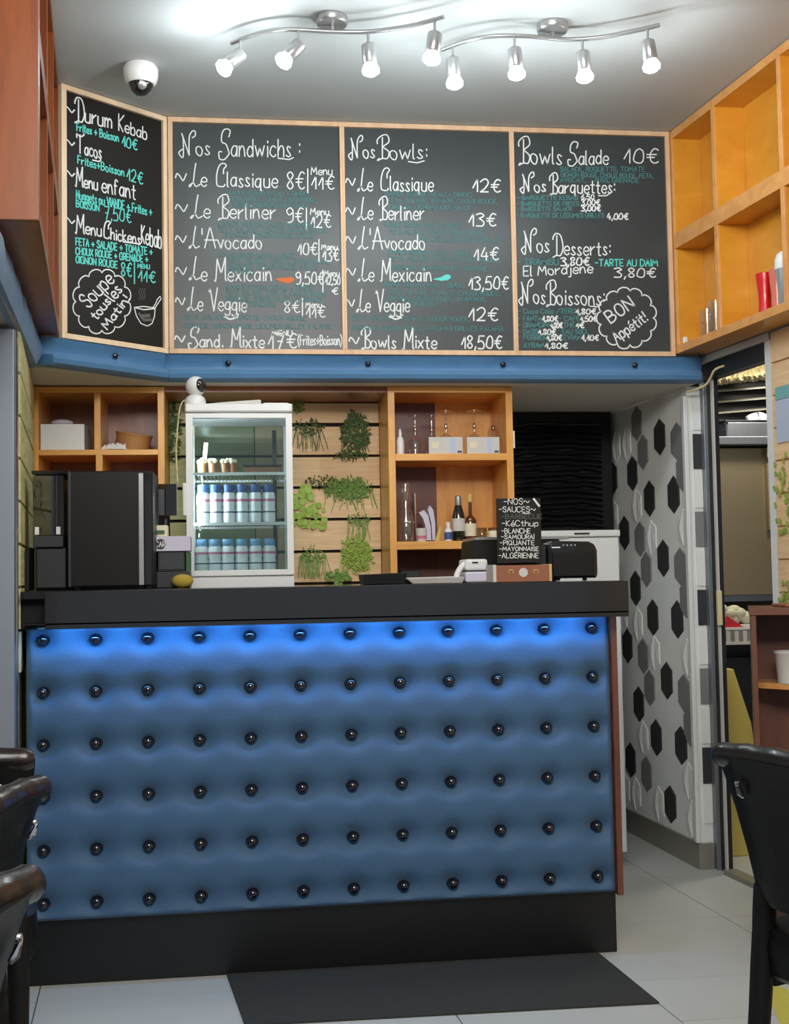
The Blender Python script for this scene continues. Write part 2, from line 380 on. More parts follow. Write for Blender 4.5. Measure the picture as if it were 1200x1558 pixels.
base = [('hexd', .144, .445), ('hexd', .383, .445), ('hexd', .262, .195), ('hexd', .557, .072), ('hexd', .665, .313), ('hexd', .786, .069),
        ('hexg', .494, .28), ('hexg', .436, .152), ('hexg', .101, .16), ('hexg', .058, .034)]
for n in range(-1, 5):
    for k, s, z in base:
        zz = z+.493*n
        if .16 < zz < 1.76: hexpiece(k, s, zz); placed.append((s, zz))
        elif .02 < zz <= .16 and zz > .085: pass
for j in range(0, 60):
    for i in range(0, 33):
        s, z = .06+i*.0242, .175+j*.028
        if s > .80 or z > 1.755: continue
        if all(abs(s-a) >= .112 or abs(z-b) >= .152 or (abs(z-b) > .118 + .034*(1-abs(s-a)/.056) and abs(s-a) < .056) or (abs(s-a) >= .05 and abs(z-b) >= .122) for a, b in placed):
            hexpiece('hexw', s, z); placed.append((s, z))
# end face of the hexagon wall, cut hexagon strips, white corner bead, skirting
struct(MB().box(1.700, 1.716, HY0-.014, HY0+.012, .10, 1.80).build('trim_2', 'white', bevel=.002))
for k in range(11):
    z = .17+k*.15
    MB().box(1.738, 1.771, HY0-.006, HY0-.0005, z, z+.135).build('hexagon', ['hexw', 'hexd', 'hexw', 'hexg'][k % 4], hw)
struct(strip(0, 1, lambda y: 0, lambda y: 0, 0, 0).build('trim_x', 'white')) if False else None
sk = MB(); a0, a1 = HP(-.015, 0, .012), HP(L_, 0, .012)
sk.prism([(a0.x, a0.y), (1.765, a0.y), (1.765, a0.y+.014), (HP(0, 0, 0).x, a0.y+.014), HP(L_, 0, 0)[:2], (a1.x, a1.y)][::1], 0, .098)
struct(sk.build('baseboard_right', 'base_grey', bevel=.0015))
# cream pipe from the soffit to the door header
P = [(1046, 596, 4.40), (1062, 591, 4.36), (1074, 585, 4.33), (1081, 574, 4.30), (1087, 563, 4.27), (1100, 557, 4.25), (1120, 553, 4.22)]
tag(rebase(MB().tube(smooth_path([U(*p) for p in P]), .0045).build('cable_duct', 'cream', smooth=True)), 'cream bent cable tube running up beside the kitchen door header', 'tube')

# ------------------------------------------------------------------ padded blue band under the boards
def band_profile():
    # (stand-off, z): recessed top, rolled lower half
    return [(.000, 1.936), (.034, 1.934), (.020, 1.912), (.010, 1.895), (.010, 1.886), (.026, 1.881), (.048, 1.874), (.056, 1.862), (.050, 1.847), (.03, 1.839), (0, 1.838)]
def band(name, A, B, label, nb, inset=0, mname='blue_band', profile=None):
    A = Vector((A[0], A[1], 0)); B = Vector((B[0], B[1], 0)); e = (B-A).normalized(); n = Vector((e.y, -e.x, 0)); Ln = (B-A).length
    t = thing(name, label, 'padded band', (A.x, A.y, 1.838))
    prof = profile or band_profile(); NS = max(8, int(Ln/.02)); vs = []; fs = []
    bs = [Ln*(k+.5)/nb for k in range(nb)] if isinstance(nb, int) else nb
    for i in range(NS+1):
        s = Ln*i/NS
        end = min(1, min(s, Ln-s)/.02+.35)
        for o_, z in prof:
            dmp = sum(math.exp(-((s-b)/.03)**2-((z-1.907)/.016)**2) for b in bs)
            off = o_*end-.010*dmp + .0015*math.sin(s*31)*(o_ > .02)
            p = A+e*s+n*off; vs.append((p.x, p.y, z))
    m = len(prof)
    for i in range(NS):
        for j in range(m-1): fs.append((i*m+j, (i+1)*m+j, (i+1)*m+j+1, i*m+j+1))
        fs.append((i*m+m-1, (i+1)*m+m-1, (i+1)*m, i*m))
    fs += [tuple(range(m)), tuple(range(NS*m, NS*m+m))]
    MB().add(vs, fs).build('upholstery', mname, t, smooth=True)
    for b in bs:
        p = A+e*b+n*.010
        MB().lathe([(.0, .009), (.007, .0075), (.011, .003), (.011, 0)][::-1], (p.x, p.y, 1.907), 14, axis=n).build('button', 'button', t, smooth=True)
    return t
bx = [U(p, q, 4.36).x+.262 for p, q in ((347, 567), (560, 568), (766, 568), (967, 568))]
band('padded_band', (-.262, YB-.006), (1.75, YB-.006), 'long blue padded band with dark buttons under the three front menu boards', bx)
band('padded_band', (-.648, 4.054), (-.262, YB-.006), 'short blue padded band under the leftmost menu board', [.29])
band('padded_band', (-.545, 2.85), (-.585, 3.42), 'blue padded band along the left wall above the steel pillar', [.45], profile=[(0, 1.934), (.01, 1.934), (.02, 1.93), (.024, 1.89), (.022, 1.85), (0, 1.84)]) if False else None
tb = band('padded_band', (-.535, 2.6), (-.668, 4.085), 'blue padded band running down the left wall above the steel pillar', [.3, .8, 1.25],
          profile=[(-.02, 1.938), (.012, 1.936), (.022, 1.925), (.026, 1.90), (.024, 1.87), (.010, 1.842), (-.02, 1.838)])

# ------------------------------------------------------------------ counter
CX0, CX1, CY = -.600, 1.095, 3.50
ct = thing('bar_counter', 'long bar counter with tufted blue front and glossy black top', 'counter', (.25, 3.7, 0))
box(CX0+.005, CX1-.02, CY+.03, 3.93, .19, 1.00).build('carcass', 'black_matt', ct)
BX0, BZ0 = -.554, .965; SX = (1.042+.554)/11; SZ = .1470
def dimple(x, z):
    i = round((x-BX0)/SX); j = round((BZ0-z)/SZ); i = min(11, max(0, i)); j = min(5, max(0, j))
    dx = x-(BX0+i*SX); dz = z-(BZ0-j*SZ); r2 = dx*dx+dz*dz
    ax = .5+.5*math.cos(2*PI*(x-BX0)/SX)        # 1 at button columns
    az = .5+.5*math.cos(2*PI*(BZ0-z)/SZ)        # 1 at button rows
    d = .014*math.exp(-r2/.0013)+.009*math.exp(-r2/.00022)
    d += .015*az*az*(.55+.45*ax)+.002*ax
    return d
NX, NZ = 300, 150; x0, x1, z0, z1 = CX0, CX1, .182, .998
vs = []; fs = []
for j in range(NZ+1):
    z = z0+(z1-z0)*j/NZ
    for i in range(NX+1):
        x = x0+(x1-x0)*i/NX
        edge = min(1, min(x-x0, x1-x, z-z0, z1-z+.01)/.018); edge = 1-(1-max(edge, 0))**2
        vs.append((x, CY+.03-.028*edge+dimple(x, z)*edge, z))
for j in range(NZ):
    for i in range(NX):
        a = j*(NX+1)+i; fs.append((a, a+1, a+NX+2, a+NX+1))
MB().add(vs, fs).build('upholstered_front', 'blue', ct, smooth=True, fix=False)
bt = None
for j in range(6):
    for i in range(12):
        x, z = BX0+i*SX, BZ0-j*SZ
        if bt is None:
            bt = MB().lathe([(.0155, -.004), (.0155, .002), (.0135, .008), (.008, .0125), (.001, .0143)], (x, CY+.022, z), 16, axis=(0, -1, 0)).build('button', 'button', ct, smooth=True)
            bx0, bz0 = x, z
        else:
            o = bt.copy(); COL.objects.link(o); o.parent = ct; o.location = (x-bx0, 0, z-bz0)
box(CX0, CX1+.006, CY+.045, 3.90, 0, .180).build('plinth', 'plinth', ct, bevel=.002)
box(CX1-.001, CX1+.016, CY-.002, 3.92, .178, .999).build('side_panel', 'brown_unit', ct, label='brown wooden edge of the counter end')
box(CX0+.008, CX1+.02, CY-.105, 4.0, 1.012, 1.016).build('top_underside', 'black_matt', ct)
fx0 = U(68, 893, 3.395).x
box(fx0, CX1+.022, CY-.105, CY-.065, 1.000, 1.103).build('fascia', 'black_lacquer_front', ct, bevel=.0015)
box(CX0-.005, fx0+.001, CY-.02, CY+.05, .998, 1.102).build('corner_block', 'black_matt', ct)
box(CX0, CX1+.022, CY-.065, 4.0, 1.082, 1.104).build('worktop', 'black_gloss', ct, bevel=.001)
box(CX0+.14, CX1-.03, CY-.058, CY-.048, 1.004, 1.012).build('led_strip', 'led', ct)
# back counter behind it
bc = thing('back_counter', 'low work counter against the back wall carrying the white fridge', 'counter', (.1, 4.4, 0))
box(-.66, 1.03, 4.06, 4.735, .82, .86).build('worktop', 'black_matt', bc); box(-.655, 1.02, 4.10, 4.73, 0, .82).build('carcass', 'redwood_dk', bc)

# door mat and floor strip
mt = MB().prism([(.000, 3.135), (1.074, 3.105), (1.040, 3.535), (-.050, 3.54)], 0.0005, .006).build('door_mat', 'mat', bevel=.001)
tag(rebase(mt), 'dark grey ribbed floor mat lying before the blue counter', 'mat')
a, b = UZ(1157, 1558, .001), UZ(1190, 1558, .001); c_, d_ = UZ(1190, 1500, .001), UZ(1157, 1500, .001)
ys = MB().prism([(a.x-.01, a.y-.2), (b.x-.01, b.y-.2), (c_.x, c_.y-.03), (c_.x-.012, c_.y), (d_.x+.015, d_.y), (d_.x, d_.y-.03)], .0003, .002).build('floor_strip', 'yellow')
tag(rebase(ys), 'yellow rounded strip on the grey floor behind the right chair', 'floor marking')

# ------------------------------------------------------------------ stroke lettering
G = {
'A': "!033d63;!1757", 'B': "!030d;~0d3d5b4808;~084866543303", 'C': "~6b4d2d0b05234365", 'D': "!030d;~0d3d6a663303", 'E': "!5d0d0353;!0848",
'F': "!5d0d03;!0848", 'G': "~6b4d2d0b05234365;!656848", 'H': "!0d03;!6d63;!0868", 'I': "!0d03", 'J': "~4d442304", 'K': "!0d03;!5d0853", 'L': "!0d0353",
'M': "!031d467d83", 'N': "!030d636d", 'O': "~3d1c08143354685c3d", 'P': "!030d;~0d3d5b4808", 'Q': "~3d1c08143354685c3d;!4673", 'R': "!030d;~0d3d5b4808;!2853",
'S': "~5b4d2d0b194856432305", 'T': "!0d6d;!3d33", 'U': "~0d052343656d", 'V': "!0d336d", 'W': "!0d2349638d", 'X': "!0d63;!6d03", 'Y': "!0d386d;!3833", 'Z': "!0d6d0363",
'a': "~583918052344 57;!5953", 'b': "!0d03;~072949564313 04", 'c': "~58391805234354", 'd': "~5739180523 4455;!5d53", 'e': "~0656583918052343 54",
'f': "~4c2d1b13;!0939", 'g': "~583918052444 57;~5951301001", 'h': "!0d03;~0629495753", 'i': "!1913;!1b1c", 'j': "~29211000;!2b2c", 'k': "!0d03;!490653",
'l': "~0d0413", 'm': "!0903;~0729373 3;~37597773", 'n': "!0903;~06294853", 'o': "~290805234356 4829", 'p': "!0900;~07294956432304", 'q': "~5839180523445 7;!595061",
'r': "!0903;~062849", 's': "~48291826442304", 't': "~2c243343;!0949", 'u': "~0904234355;!5953", 'v': "!093359", 'w': "!0923486389", 'x': "!0953;!5903",
'y': "!0934;!5910", 'z': "!09590353", '0': "~3d1b0533555b3d", '1': "!063d33", '2': "~0b2d4d5a3603;!0353", '3': "~0c3d5b29;~29564303", '4': "!3d0656;!4943",
'5': "!5d1d08;~0839564303", '6': "~4d190533553806", '7': "!0d5d23;!1848", '8': "~280b2d4b2805234528", '9': "~5b3d0b285a;~5b553313",
'€': "~6c4d2a254364;!0959;!0747", '~': "~0719385666 89", ',': "!1401", '.': "!1314", ':': "!1516;!191a", '+': "!0767;!3a34", '-': "!0848", '|': "!0f01",
'/': "!036d", '!': "!1d17;!1314", "'": "!1d1a", '(': "~3e083 1", ')': "~0e3801", 'é': "~065658391805234354;!2b4d", 'É': "!5d0d0353;!0848;!2e4f", 'Ï': "!0d03;!0e0f", ' ': "", '_': "!0262",
# flourished capitals
'\x01N': "~36150422333a2d;!2d73;~737b9ebebc9b", '\x01S': "~8b9d8e5e3c3968 8584522213 1535", '\x01L': "~5e4a351403133553 84", '\x01C': "~797b8c9d7e4d29244373 84",
'\x01B': "!3d33;~0a0c3e6e7b4938;~487663330213", '\x01M': "~03132d;!2d568e;~8e8493", '\x01D': "!3d33;~0b0c2e6d87633302", '\x01V': "~0c1d43;!437e",
'\x01T': "~0b0d4c8d9e;!4d43", '\x01K': "!1d13;!6d1853", '\x01A': "!034e83;!0797",
}
def glyph(ch):
    st = G.get(ch, G['-']); out = []; wmax = 0
    for s in st.split(';'):
        if not s: continue
        mode = s[0]; q = s[1:].replace(' ', '')
        pts = [(int(q[i], 16), int(q[i+1], 16)-3) for i in range(0, len(q)-1, 2)]
        wmax = max(wmax, max(p[0] for p in pts))
        if mode == '~' and len(pts) > 2:
            res = []
            for i in range(len(pts)-1):
                p0 = pts[max(i-1, 0)]; p1 = pts[i]; p2 = pts[i+1]; p3 = pts[min(i+2, len(pts)-1)]
                for k in range(4):
                    t = k/4
                    res.append(tuple(.5*((2*p1[a])+(-p0[a]+p2[a])*t+(2*p0[a]-5*p1[a]+4*p2[a]-p3[a])*t*t+(-p0[a]+3*p1[a]-3*p2[a]+p3[a])*t**3) for a in (0, 1)))
            res.append(pts[-1]); pts = res
        out.append(pts)
    return out, (wmax if ch != ' ' else 3)
class Ink:
    """chalk strokes laid on a plane; line positions are read off the board, then projected onto the board's own plane"""
    def __init__(s, place, width): s.place = place; s.w = width; s.mb = {}
    def stroke(s, P, colr, k=1):
        s.n = getattr(s, 'n', 0)+1; lift = s.nrm*(.00003*(s.n % 24))*(1 if s.nrm.y < 0 else -1)
        P = [s.place(*p)+lift for p in P]
        P = [p for i, p in enumerate(P) if i == 0 or (p-P[i-1]).length > 1e-5]
        if len(P) < 2: return
        cut = [i for i in range(1, len(P)-1) if (P[i]-P[i-1]).normalized().dot((P[i+1]-P[i]).normalized()) < .45]
        ends = [0]+cut+[len(P)-1]
        for a_, b_ in zip(ends[:-1], ends[1:]): s.run(P[a_:b_+1], colr, k)
    def run(s, P, colr, k):
        mb = s.mb.setdefault(colr, MB()); vs = []; hw_ = s.w*k/2
        for i, p in enumerate(P):
            t = (P[min(i+1, len(P)-1)]-P[max(i-1, 0)]).normalized(); n = s.nrm.cross(t).normalized()
            e = t*hw_*.6*(-1 if i == 0 else 1 if i == len(P)-1 else 0)
            vs += [p+n*hw_+e, p-n*hw_+e]
        mb.add(vs, [(2*i, 2*i+1, 2*i+3, 2*i+2) for i in range(len(P)-1)])
    def text(s, txt, x0, x1, y0, h, colr='chalk', y1=None, fancy=False, k=1, ang=0):
        y1 = y0 if y1 is None else y1
        gs = []; cur = 0; prev = ' '
        for ch in txt:
            key = '\x01'+ch if fancy and prev in " ~'." and ('\x01'+ch) in G else ch
            st, w_ = glyph(key); jit = random.uniform(-.25, .25)
            q_ = .70 if (fancy and len(key) == 1 and (ch.islower() or ch in ":,")) else 1
            gs.append((st, cur, jit, q_)); cur += w_*q_*(1.15 if q_ < 1 else 1)+(2.0 if ch != ' ' else 1.0)*(.4 if len(key) > 1 else 1 if q_ == 1 else .85); prev = ch
        cur -= 2; sx = (x1-x0)/max(cur, 1); sy = h/10
        ca, sa = math.cos(ang), math.sin(ang)
        for st, c0, jit, q_ in gs:
            for P in st:
                Q = []
                for gx, gy in P:
                    X = (gx*q_*(1.15 if q_ < 1 else 1)+c0)*sx; Yv = (gy*q_+jit)*sy
                    f = X/(x1-x0)
                    Q.append((x0+X*ca-Yv*sa*-1*-1, (y0+(y1-y0)*f)-Yv*ca-X*sa))
                s.stroke(Q, colr, k)
    def finish(s, parent, names):
        for c, mb in s.mb.items():
            o = mb.build('lettering', c, parent, label=names.get(c), fix=False); o['kind'] = 'stuff'

FA, FB = (-.25, YB-.035), (1.7, YB-.035)
LA, LB = (-.585-.0, 4.075), (-.254, 4.350)
ln = (Vector((LB[1]-LA[1], LA[0]-LB[0], 0))).normalized()
def board(name, px, label, mat_frame, mat_board, plane, yt, yb, fw, sidew):
    """framed chalkboard standing on the upright plane through plan points plane[0], plane[1]"""
    A, B = Vector((*plane[0], 0)), Vector((*plane[1], 0)); e = (B-A).normalized(); n = Vector((e.y, -e.x, 0))
    s0 = (UP2(px[0], 300, *plane)-A).dot(e); s1 = (UP2(px[1], 300, *plane)-A).dot(e)
    z1, z0 = yt, yb
    t = thing(name, label, 'menu board', tuple(A+e*((s0+s1)/2)+Vector((0, 0, z0))))
    def slab(a0, a1, b0, b1, o0, o1):
        P = [A+e*a+n*o for a, o in ((a0, o1), (a1, o1), (a1, o0), (a0, o0))]
        return MB().prism([(p.x, p.y) for p in P], b0, b1)
    slab(s0+.004, s1-.004, z0+.004, z1-.004, -.012, 0).build('panel', mat_board, t)
    wl_, wr = sidew
    for a0, a1, b0, b1 in ((s0, s1, z1-fw, z1), (s0, s1, z0, z0+fw), (s0, s0+wl_, z0+fw, z1-fw), (s1-wr, s1, z0+fw, z1-fw)):
        slab(a0, a1, b0, b1, -.013, .012).build('frame', mat_frame, t, bevel=.0012)
    return t, n
zt, zb = CEIL-.002, 1.936
b1, nf = board('menu_board', (256, 521), 'sandwich menu chalkboard headed Nos Sandwichs with an orange chilli', 'pine', 'chalkboard', (FA, FB), zt, zb, .018, (.017, .009))
b2, _ = board('menu_board', (521, 779), 'bowls menu chalkboard headed Nos Bowls with a teal chilli', 'pine', 'chalkboard', (FA, FB), zt, zb, .018, (.009, .009))
b3, _ = board('menu_board', (779, 1019), 'chalkboard headed Bowls Salade with desserts, drinks and a Bon Appétit cloud', 'pine', 'chalkboard', (FA, FB), zt, zb, .018, (.009, .016))
b0, nl = board('menu_board', (91, 252), 'angled chalkboard at far left with Durum Kebab and a soup cloud', 'pine_light', 'chalkboard_dk', (LA, LB), zt, zb, .018, (.020, .017))
def fplace(x, y): return UP2(x, y, FA, FB)+nf*.0012
def lplace(x, y): return UP2(x, y, LA, LB)+nl*.0012
NM = {'chalk': 'white chalk marker writing', 'chalk_teal': 'teal chalk marker writing', 'chalk_fade': 'faded teal marker writing'}
def ink(place, n, w_=.0046): i = Ink(place, w_); i.nrm = n; return i
def cloud(I, cx, cy, rx, ry, n, colr='chalk', k=1.0, rot=0):
    P = []
    for i in range(n*8+1):
        a = 2*PI*i/(n*8); r = .88+.12*abs(math.sin(a*n/2))**.55
        x, y = rx*r*math.cos(a), ry*r*math.sin(a)
        P.append((cx+x*math.cos(rot)-y*math.sin(rot), cy+x*math.sin(rot)+y*math.cos(rot)))
    I.stroke(P, colr, k)
def blob(I, P, colr):
    P = [I.place(*p) for p in P]; I.mb.setdefault(colr, MB()).add(P, [tuple(range(len(P)))])
def Z(x, y): return 250+x/4.1, 170+y/4.1
# --- board 1
I = ink(fplace, nf); T = I.text
T('Nos', 272, 318, 236, 33, fancy=True); T('Sandwichs :', 331, 455, 238, 38, fancy=True)
I.stroke([(423, 241), (440, 243), (446, 240)], 'chalk')
for nm, x1, yb_ in (('~Le Classique', 421, 285), ('~Le Berliner', 418, 333), ("~L'Avocado", 397, 379), ('~Le Mexicain', 412, 428), ('~Le Veggie', 374, 474)):
    T(nm, 267, x1, yb_-2, 32 if nm[1:3] == 'Le' else 30, fancy=True, y1=yb_)
T('8€', 437, 463, 288, 26); T('|', 468, 470, 289, 26); T('11€', 474, 508, 288, 20); T('Menu', 473, 505, 266, 12, k=.8)
T('9€', 436, 461, 338, 22); T('|', 466, 468, 345, 24); T('12€', 473, 503, 346, 19); T('Menu', 472, 500, 327, 10, k=.8)
T('10€', 453, 482, 388, 18); T('|', 485, 487, 393, 24); T('13€', 491, 515, 397, 18); T('Menu', 489, 513, 380, 9, k=.8)
T('9,50€', 450, 492, 432, 18); T('|', 491, 493, 440, 24); T('12,50', 495, 517, 433, 12, k=.85); T('€', 505, 514, 448, 10, k=.85); T('Menu', 493, 516, 420, 8, k=.8)
T('8€', 433, 456, 476, 18); T('|', 460, 462, 478, 20); T('11€', 466, 494, 483, 17); T('Menu', 465, 489, 468, 9, k=.8)
I.stroke([(341, 482), (350, 486), (361, 483), (362, 478)], 'chalk', 1.4)
T('~Sand. Mixte', 266, 401, 527, 27, fancy=True, y1=529, k=1.2); T('17€', 408, 451, 530, 22, k=1.2); T('MENU', 414, 444, 511, 8, k=.9); T('(Frites+Boisson)', 453, 520, 525, 15, k=.9)
Fc = 'chalk_fade'
rndw = ["VIANDE KEBAB (VEAU + DINDE)", "FETA, SALADE, TOMATE, CHOUX ROUGE,", "GRENADE, OIGNON ROUGE, SAUCE"]
for (y, xa, xb, t) in ((297, 345, 470, rndw[0]), (306, 350, 482, rndw[1]), (315, 352, 470, rndw[2]), (344, 330, 478, rndw[0]), (353, 332, 500, rndw[1]), (361, 340, 478, rndw[2]),
                       (391, 330, 450, rndw[0]), (400, 348, 502, rndw[1]), (409, 348, 482, rndw[2]), (416, 348, 385, "FALAFEL"),
                       (440, 343, 478, rndw[0]), (449, 344, 498, rndw[1]), (458, 344, 492, "GRENADE, OIGNON ROUGE, JALAPENOS,"), (466, 374, 418, "CORNICHON"),
                       (486, 280, 466, "FETA, SALADE,   TOMATE, CHOUX ROUGE,"), (499, 280, 505, "GRENADE, OIGNON ROUGE, LÉGUMES GRILLÉS, FALAFEL")):
    T(t, xa, xb, y, 6.5, Fc, k=.55, y1=y+1.5)
blob(I, [Z(690, 1045), Z(720, 1038), Z(760, 1035), Z(800, 1030), Z(812, 1045), Z(800, 1062), Z(770, 1070), Z(730, 1062)], 'chalk_orange')
I.stroke([Z(795, 1030), Z(808, 1018)], 'chalk_fade')
I.finish(b1, NM)
# --- board 2
I = ink(fplace, nf); T = I.text
T('Nos', 530, 569, 240, 30, fancy=True); T('Bowls:', 574, 648, 242, 32, fancy=True); I.stroke([(621, 246), (634, 248), (645, 245)], 'chalk')
for nm, x1, yb_ in (('~Le Classique', 658, 291), ('~Le Berliner', 644, 335), ("~L'Avocado", 645, 380), ('~Le Mexicain', 655, 428), ('~Le Veggie', 622, 475)):
    T(nm, 526, x1, yb_-1, 31, fancy=True, y1=yb_)
for t, xa, xb, y in (('12€', 719, 761, 292), ('13€', 713, 754, 344), ('14€', 721, 758, 396), ('13,50€', 713, 773, 440), ('12€', 713, 757, 488)):
    T(t, xa, xb, y, 19, k=1.15)
I.stroke([(592, 482), (602, 486), (611, 483), (612, 479)], 'chalk', 1.4)
T('~Bowls Mixte', 531, 663, 530, 28, fancy=True, k=1.15); I.stroke([(590, 533), (600, 535), (612, 533)], 'chalk'); T('18,50€', 702, 763, 530, 19, k=1.2)
for (y, xa, xb, t) in ((299, 585, 718, rndw[0]), (309, 590, 756, rndw[1]), (319, 592, 715, rndw[2]), (346, 585, 702, rndw[0]), (357, 592, 738, rndw[1]), (368, 640, 764, "ROUGE, LÉGUMES GRILLÉS"),
                       (388, 590, 718, rndw[0]), (398, 592, 760, rndw[1]), (411, 596, 740, "GRENADE, OIGNON ROUGE, TRANCHE"),
                       (437, 583, 706, rndw[0]), (449, 590, 760, rndw[1]), (458, 590, 738, "GRENADE, OIGNON ROUGE, JALAPENOS,"), (466, 620, 665, "CORNICHON"),
                       (488, 536, 714, "FETA, SALADE,   TOMATE, CHOUX ROUGE,"), (503, 536, 768, "GRENADE, OIGNON ROUGE, LÉGUMES GRILLÉS, FALAFEL")):
    T(t, xa, xb, y-1, 6.5, Fc, k=.6, y1=y+1)
def Z2(x, y): return 510+x/4.1, 170+y/4.1
blob(I, [Z2(605, 1045), Z2(660, 1032), Z2(690, 1015), Z2(715, 1018), Z2(722, 1035), Z2(700, 1052), Z2(660, 1056)], 'chalk_teal')
I.finish(b2, NM)
# --- board 3
I = ink(fplace, nf); T = I.text
def Z3(x, y): return 770+x/4.21, 180+y/4.21
T('Bowls', 789, 853, 248, 36, fancy=True, y1=250, k=1.1); T('Salade', 862, 924, 250, 30, fancy=True, k=1.1); T('10€', 949, 1001, 248, 22, k=1.1)
T('SALADE, ROQUETTE, TOMATE', 852, 980, 261, 7, Fc, k=.75); T('OIGNON ROUGE, CHOUX ROUGE, FETA,', 853, 993, 269, 6.5, Fc, k=.7, y1=271); T('AVOCAT,    MAIS, GRENADE', 852, 971, 277, 6.5, Fc, k=.7, y1=278)
T('Nos', 791, 829, 292, 26, fancy=True, k=1.1); T('Barquettes:', 836, 934, 294, 28, fancy=True, k=1.1); I.stroke([(910, 298), (922, 298), (928, 294)], 'chalk')
T('- BARQUETTE KEBAB', 786, 879, 304, 6, Fc, k=.75); T('6,50', 884, 903, 303, 7, k=.9); T('- BARQUETTE DE FRITES', 786, 880, 313, 6, Fc, k=.75); T('3,00€', 884, 912, 312, 8, k=1)
T('- BARQUETTE SALADE', 786, 870, 321, 6, Fc, k=.75); T('3,00€', 884, 913, 321, 8, k=1.1); T('- BARQUETTE DE LÉGUMES GRILLÉS', 786, 918, 331, 6.5, Fc, k=.75); T('4,00€', 923, 955, 334, 9, k=1.1)
T('Nos', 793, 834, 384, 32, fancy=True, k=1.1); T('Desserts:', 841, 927, 388, 30, fancy=True, k=1.1)
T('- TIRAMISU', 787, 849, 403, 9, Fc, k=1); T('3,80€', 853, 896, 404, 12, k=1.2); T('-TARTE AU DAIM', 905, 1000, 405, 10, 'chalk_teal', k=1); T('3,80€', 934, 997, 422, 14, k=1.1)
T('El Mordjene', 796, 901, 420, 15, k=1.0, y1=415)
T('Nos', 789, 828, 462, 32, fancy=True, k=1.1); T('Boissons:', 831, 918, 464, 33, fancy=True, k=1.1); I.stroke([(897, 466), (908, 467), (914, 464)], 'chalk')
for tx, xa, xb, pr_, pa, pb, t2, qa, qb, p2, ra, rb, y in (
    ('- Coca Cola /ZERO', 788, 875, '1,80€', 876, 906, '', 0, 0, '', 0, 0, 477),
    ('- FANTA', 788, 823, '1,80€', 825, 848, '- CAFÉ', 850, 881, '1,50€', 883, 907, 488),
    ('- ORANGINA', 788, 838, '1,80€', 838, 855, 'THÉ', 857, 873, '1€', 876, 888, 498),
    ('- OASIS', 788, 818, '1,80€', 819, 845, 'EAU 50CL', 855, 895, '', 0, 0, 508),
    ('- PERRIER', 788, 831, '1,80€', 832, 854, 'EVIAN', 857, 884, '1,10€', 885, 910, 517),
    ('- AYRAN', 788, 826, '1,80€', 829, 863, '', 0, 0, '', 0, 0, 529)):
    T(tx, xa, xb, y, 7, Fc, k=.85); T(pr_, pa, pb, y+1, 8, k=1.05)
    if t2: T(t2, qa, qb, y, 7, Fc, k=.85)
    if p2: T(p2, ra, rb, y+1, 8, k=1.05)
cloud(I, 953, 484, 46, 47, 13, k=1.15)
T('BON', 929, 974, 492, 19, k=1.3, ang=.62); T('Appétit!', 938, 996, 521, 16, k=1.2, ang=.62)
I.finish(b3, NM)
# --- left board
def Z0(x, y): return 60+x/3.541, 120+y/3.541
I = ink(lplace, nl, .0050); T = I.text
def TL(t, x0, x1, y0, y1, h, c='chalk', k=1.0, fancy=False):
    a = Z0(x0, y0); b = Z0(x1, y1); T(t, a[0], b[0], a[1], h/3.541, c, y1=b[1], k=k, fancy=fancy)
for y in (165, 340, 505, 760): TL('~', 138, 188, y+20, y+40, 60)
TL('Durum', 190, 385, 225, 265, 115, fancy=True, k=1.1); TL('Kebab', 420, 575, 275, 325, 90, fancy=True)
TL('Frites + Boisson', 200, 425, 278, 340, 42, 'chalk_teal', .9); TL('10€', 445, 525, 362, 385, 55, 'chalk_teal', 1)
TL('Tacos', 200, 330, 398, 432, 100, fancy=True); I.stroke([Z0(285, 438), Z0(320, 446), Z0(330, 436)], 'chalk')
TL('Frites+Boisson', 205, 455, 455, 525, 42, 'chalk_teal', .9); TL('12€', 470, 555, 545, 568, 62, 'chalk_teal', 1)
TL('Menu', 192, 310, 575, 600, 95, fancy=True, k=1.05); TL('enfant', 335, 515, 608, 650, 80, k=1.05)
TL('Nuggets ou VIANDE + Frites +', 197, 605, 645, 740, 46, 'chalk_teal', .9); TL('BOISSON', 197, 320, 690, 715, 36, 'chalk_teal', .9); TL('7,50€', 350, 492, 755, 775, 68, 'chalk_teal', .9)
TL('Menu', 192, 330, 828, 848, 92, fancy=True, k=1.05); TL('Chickens', 338, 540, 855, 893, 85, fancy=True, k=1.05); I.stroke([Z0(448, 878), Z0(538, 890)], 'chalk'); TL('Kebab', 548, 655, 885, 915, 95, k=1.05)
TL('FETA + SALADE + TOMATE +', 195, 607, 895, 950, 38, 'chalk_teal', .95); TL('CHOUX ROUGE + GRENADE +', 195, 583, 945, 990, 36, 'chalk_teal', .95)
TL('OIGNON ROUGE', 195, 418, 990, 1020, 36, 'chalk_teal', .95); TL('8€', 440, 495, 1060, 1068, 72, 'chalk_teal', 1); TL('|', 510, 518, 1088, 1090, 90, 'chalk_teal', 1); TL('11€', 532, 622, 1088, 1098, 58, 'chalk_teal', 1); TL('MENU', 528, 592, 1018, 1025, 22, 'chalk_teal', .8)
c0 = Z0(335, 1200); cloud(I, c0[0], c0[1], 45, 50, 12, k=.9)
def TD(t, x0, y0, x1, y1, h, k=1.1):
    a = Z0(x0, y0); b = Z0(x1, y1); an = -math.atan2(b[1]-a[1], b[0]-a[0]); Ln = math.hypot(b[0]-a[0], b[1]-a[1])
    T(t, a[0], a[0]+Ln, a[1], h/3.541, k=k, ang=an)
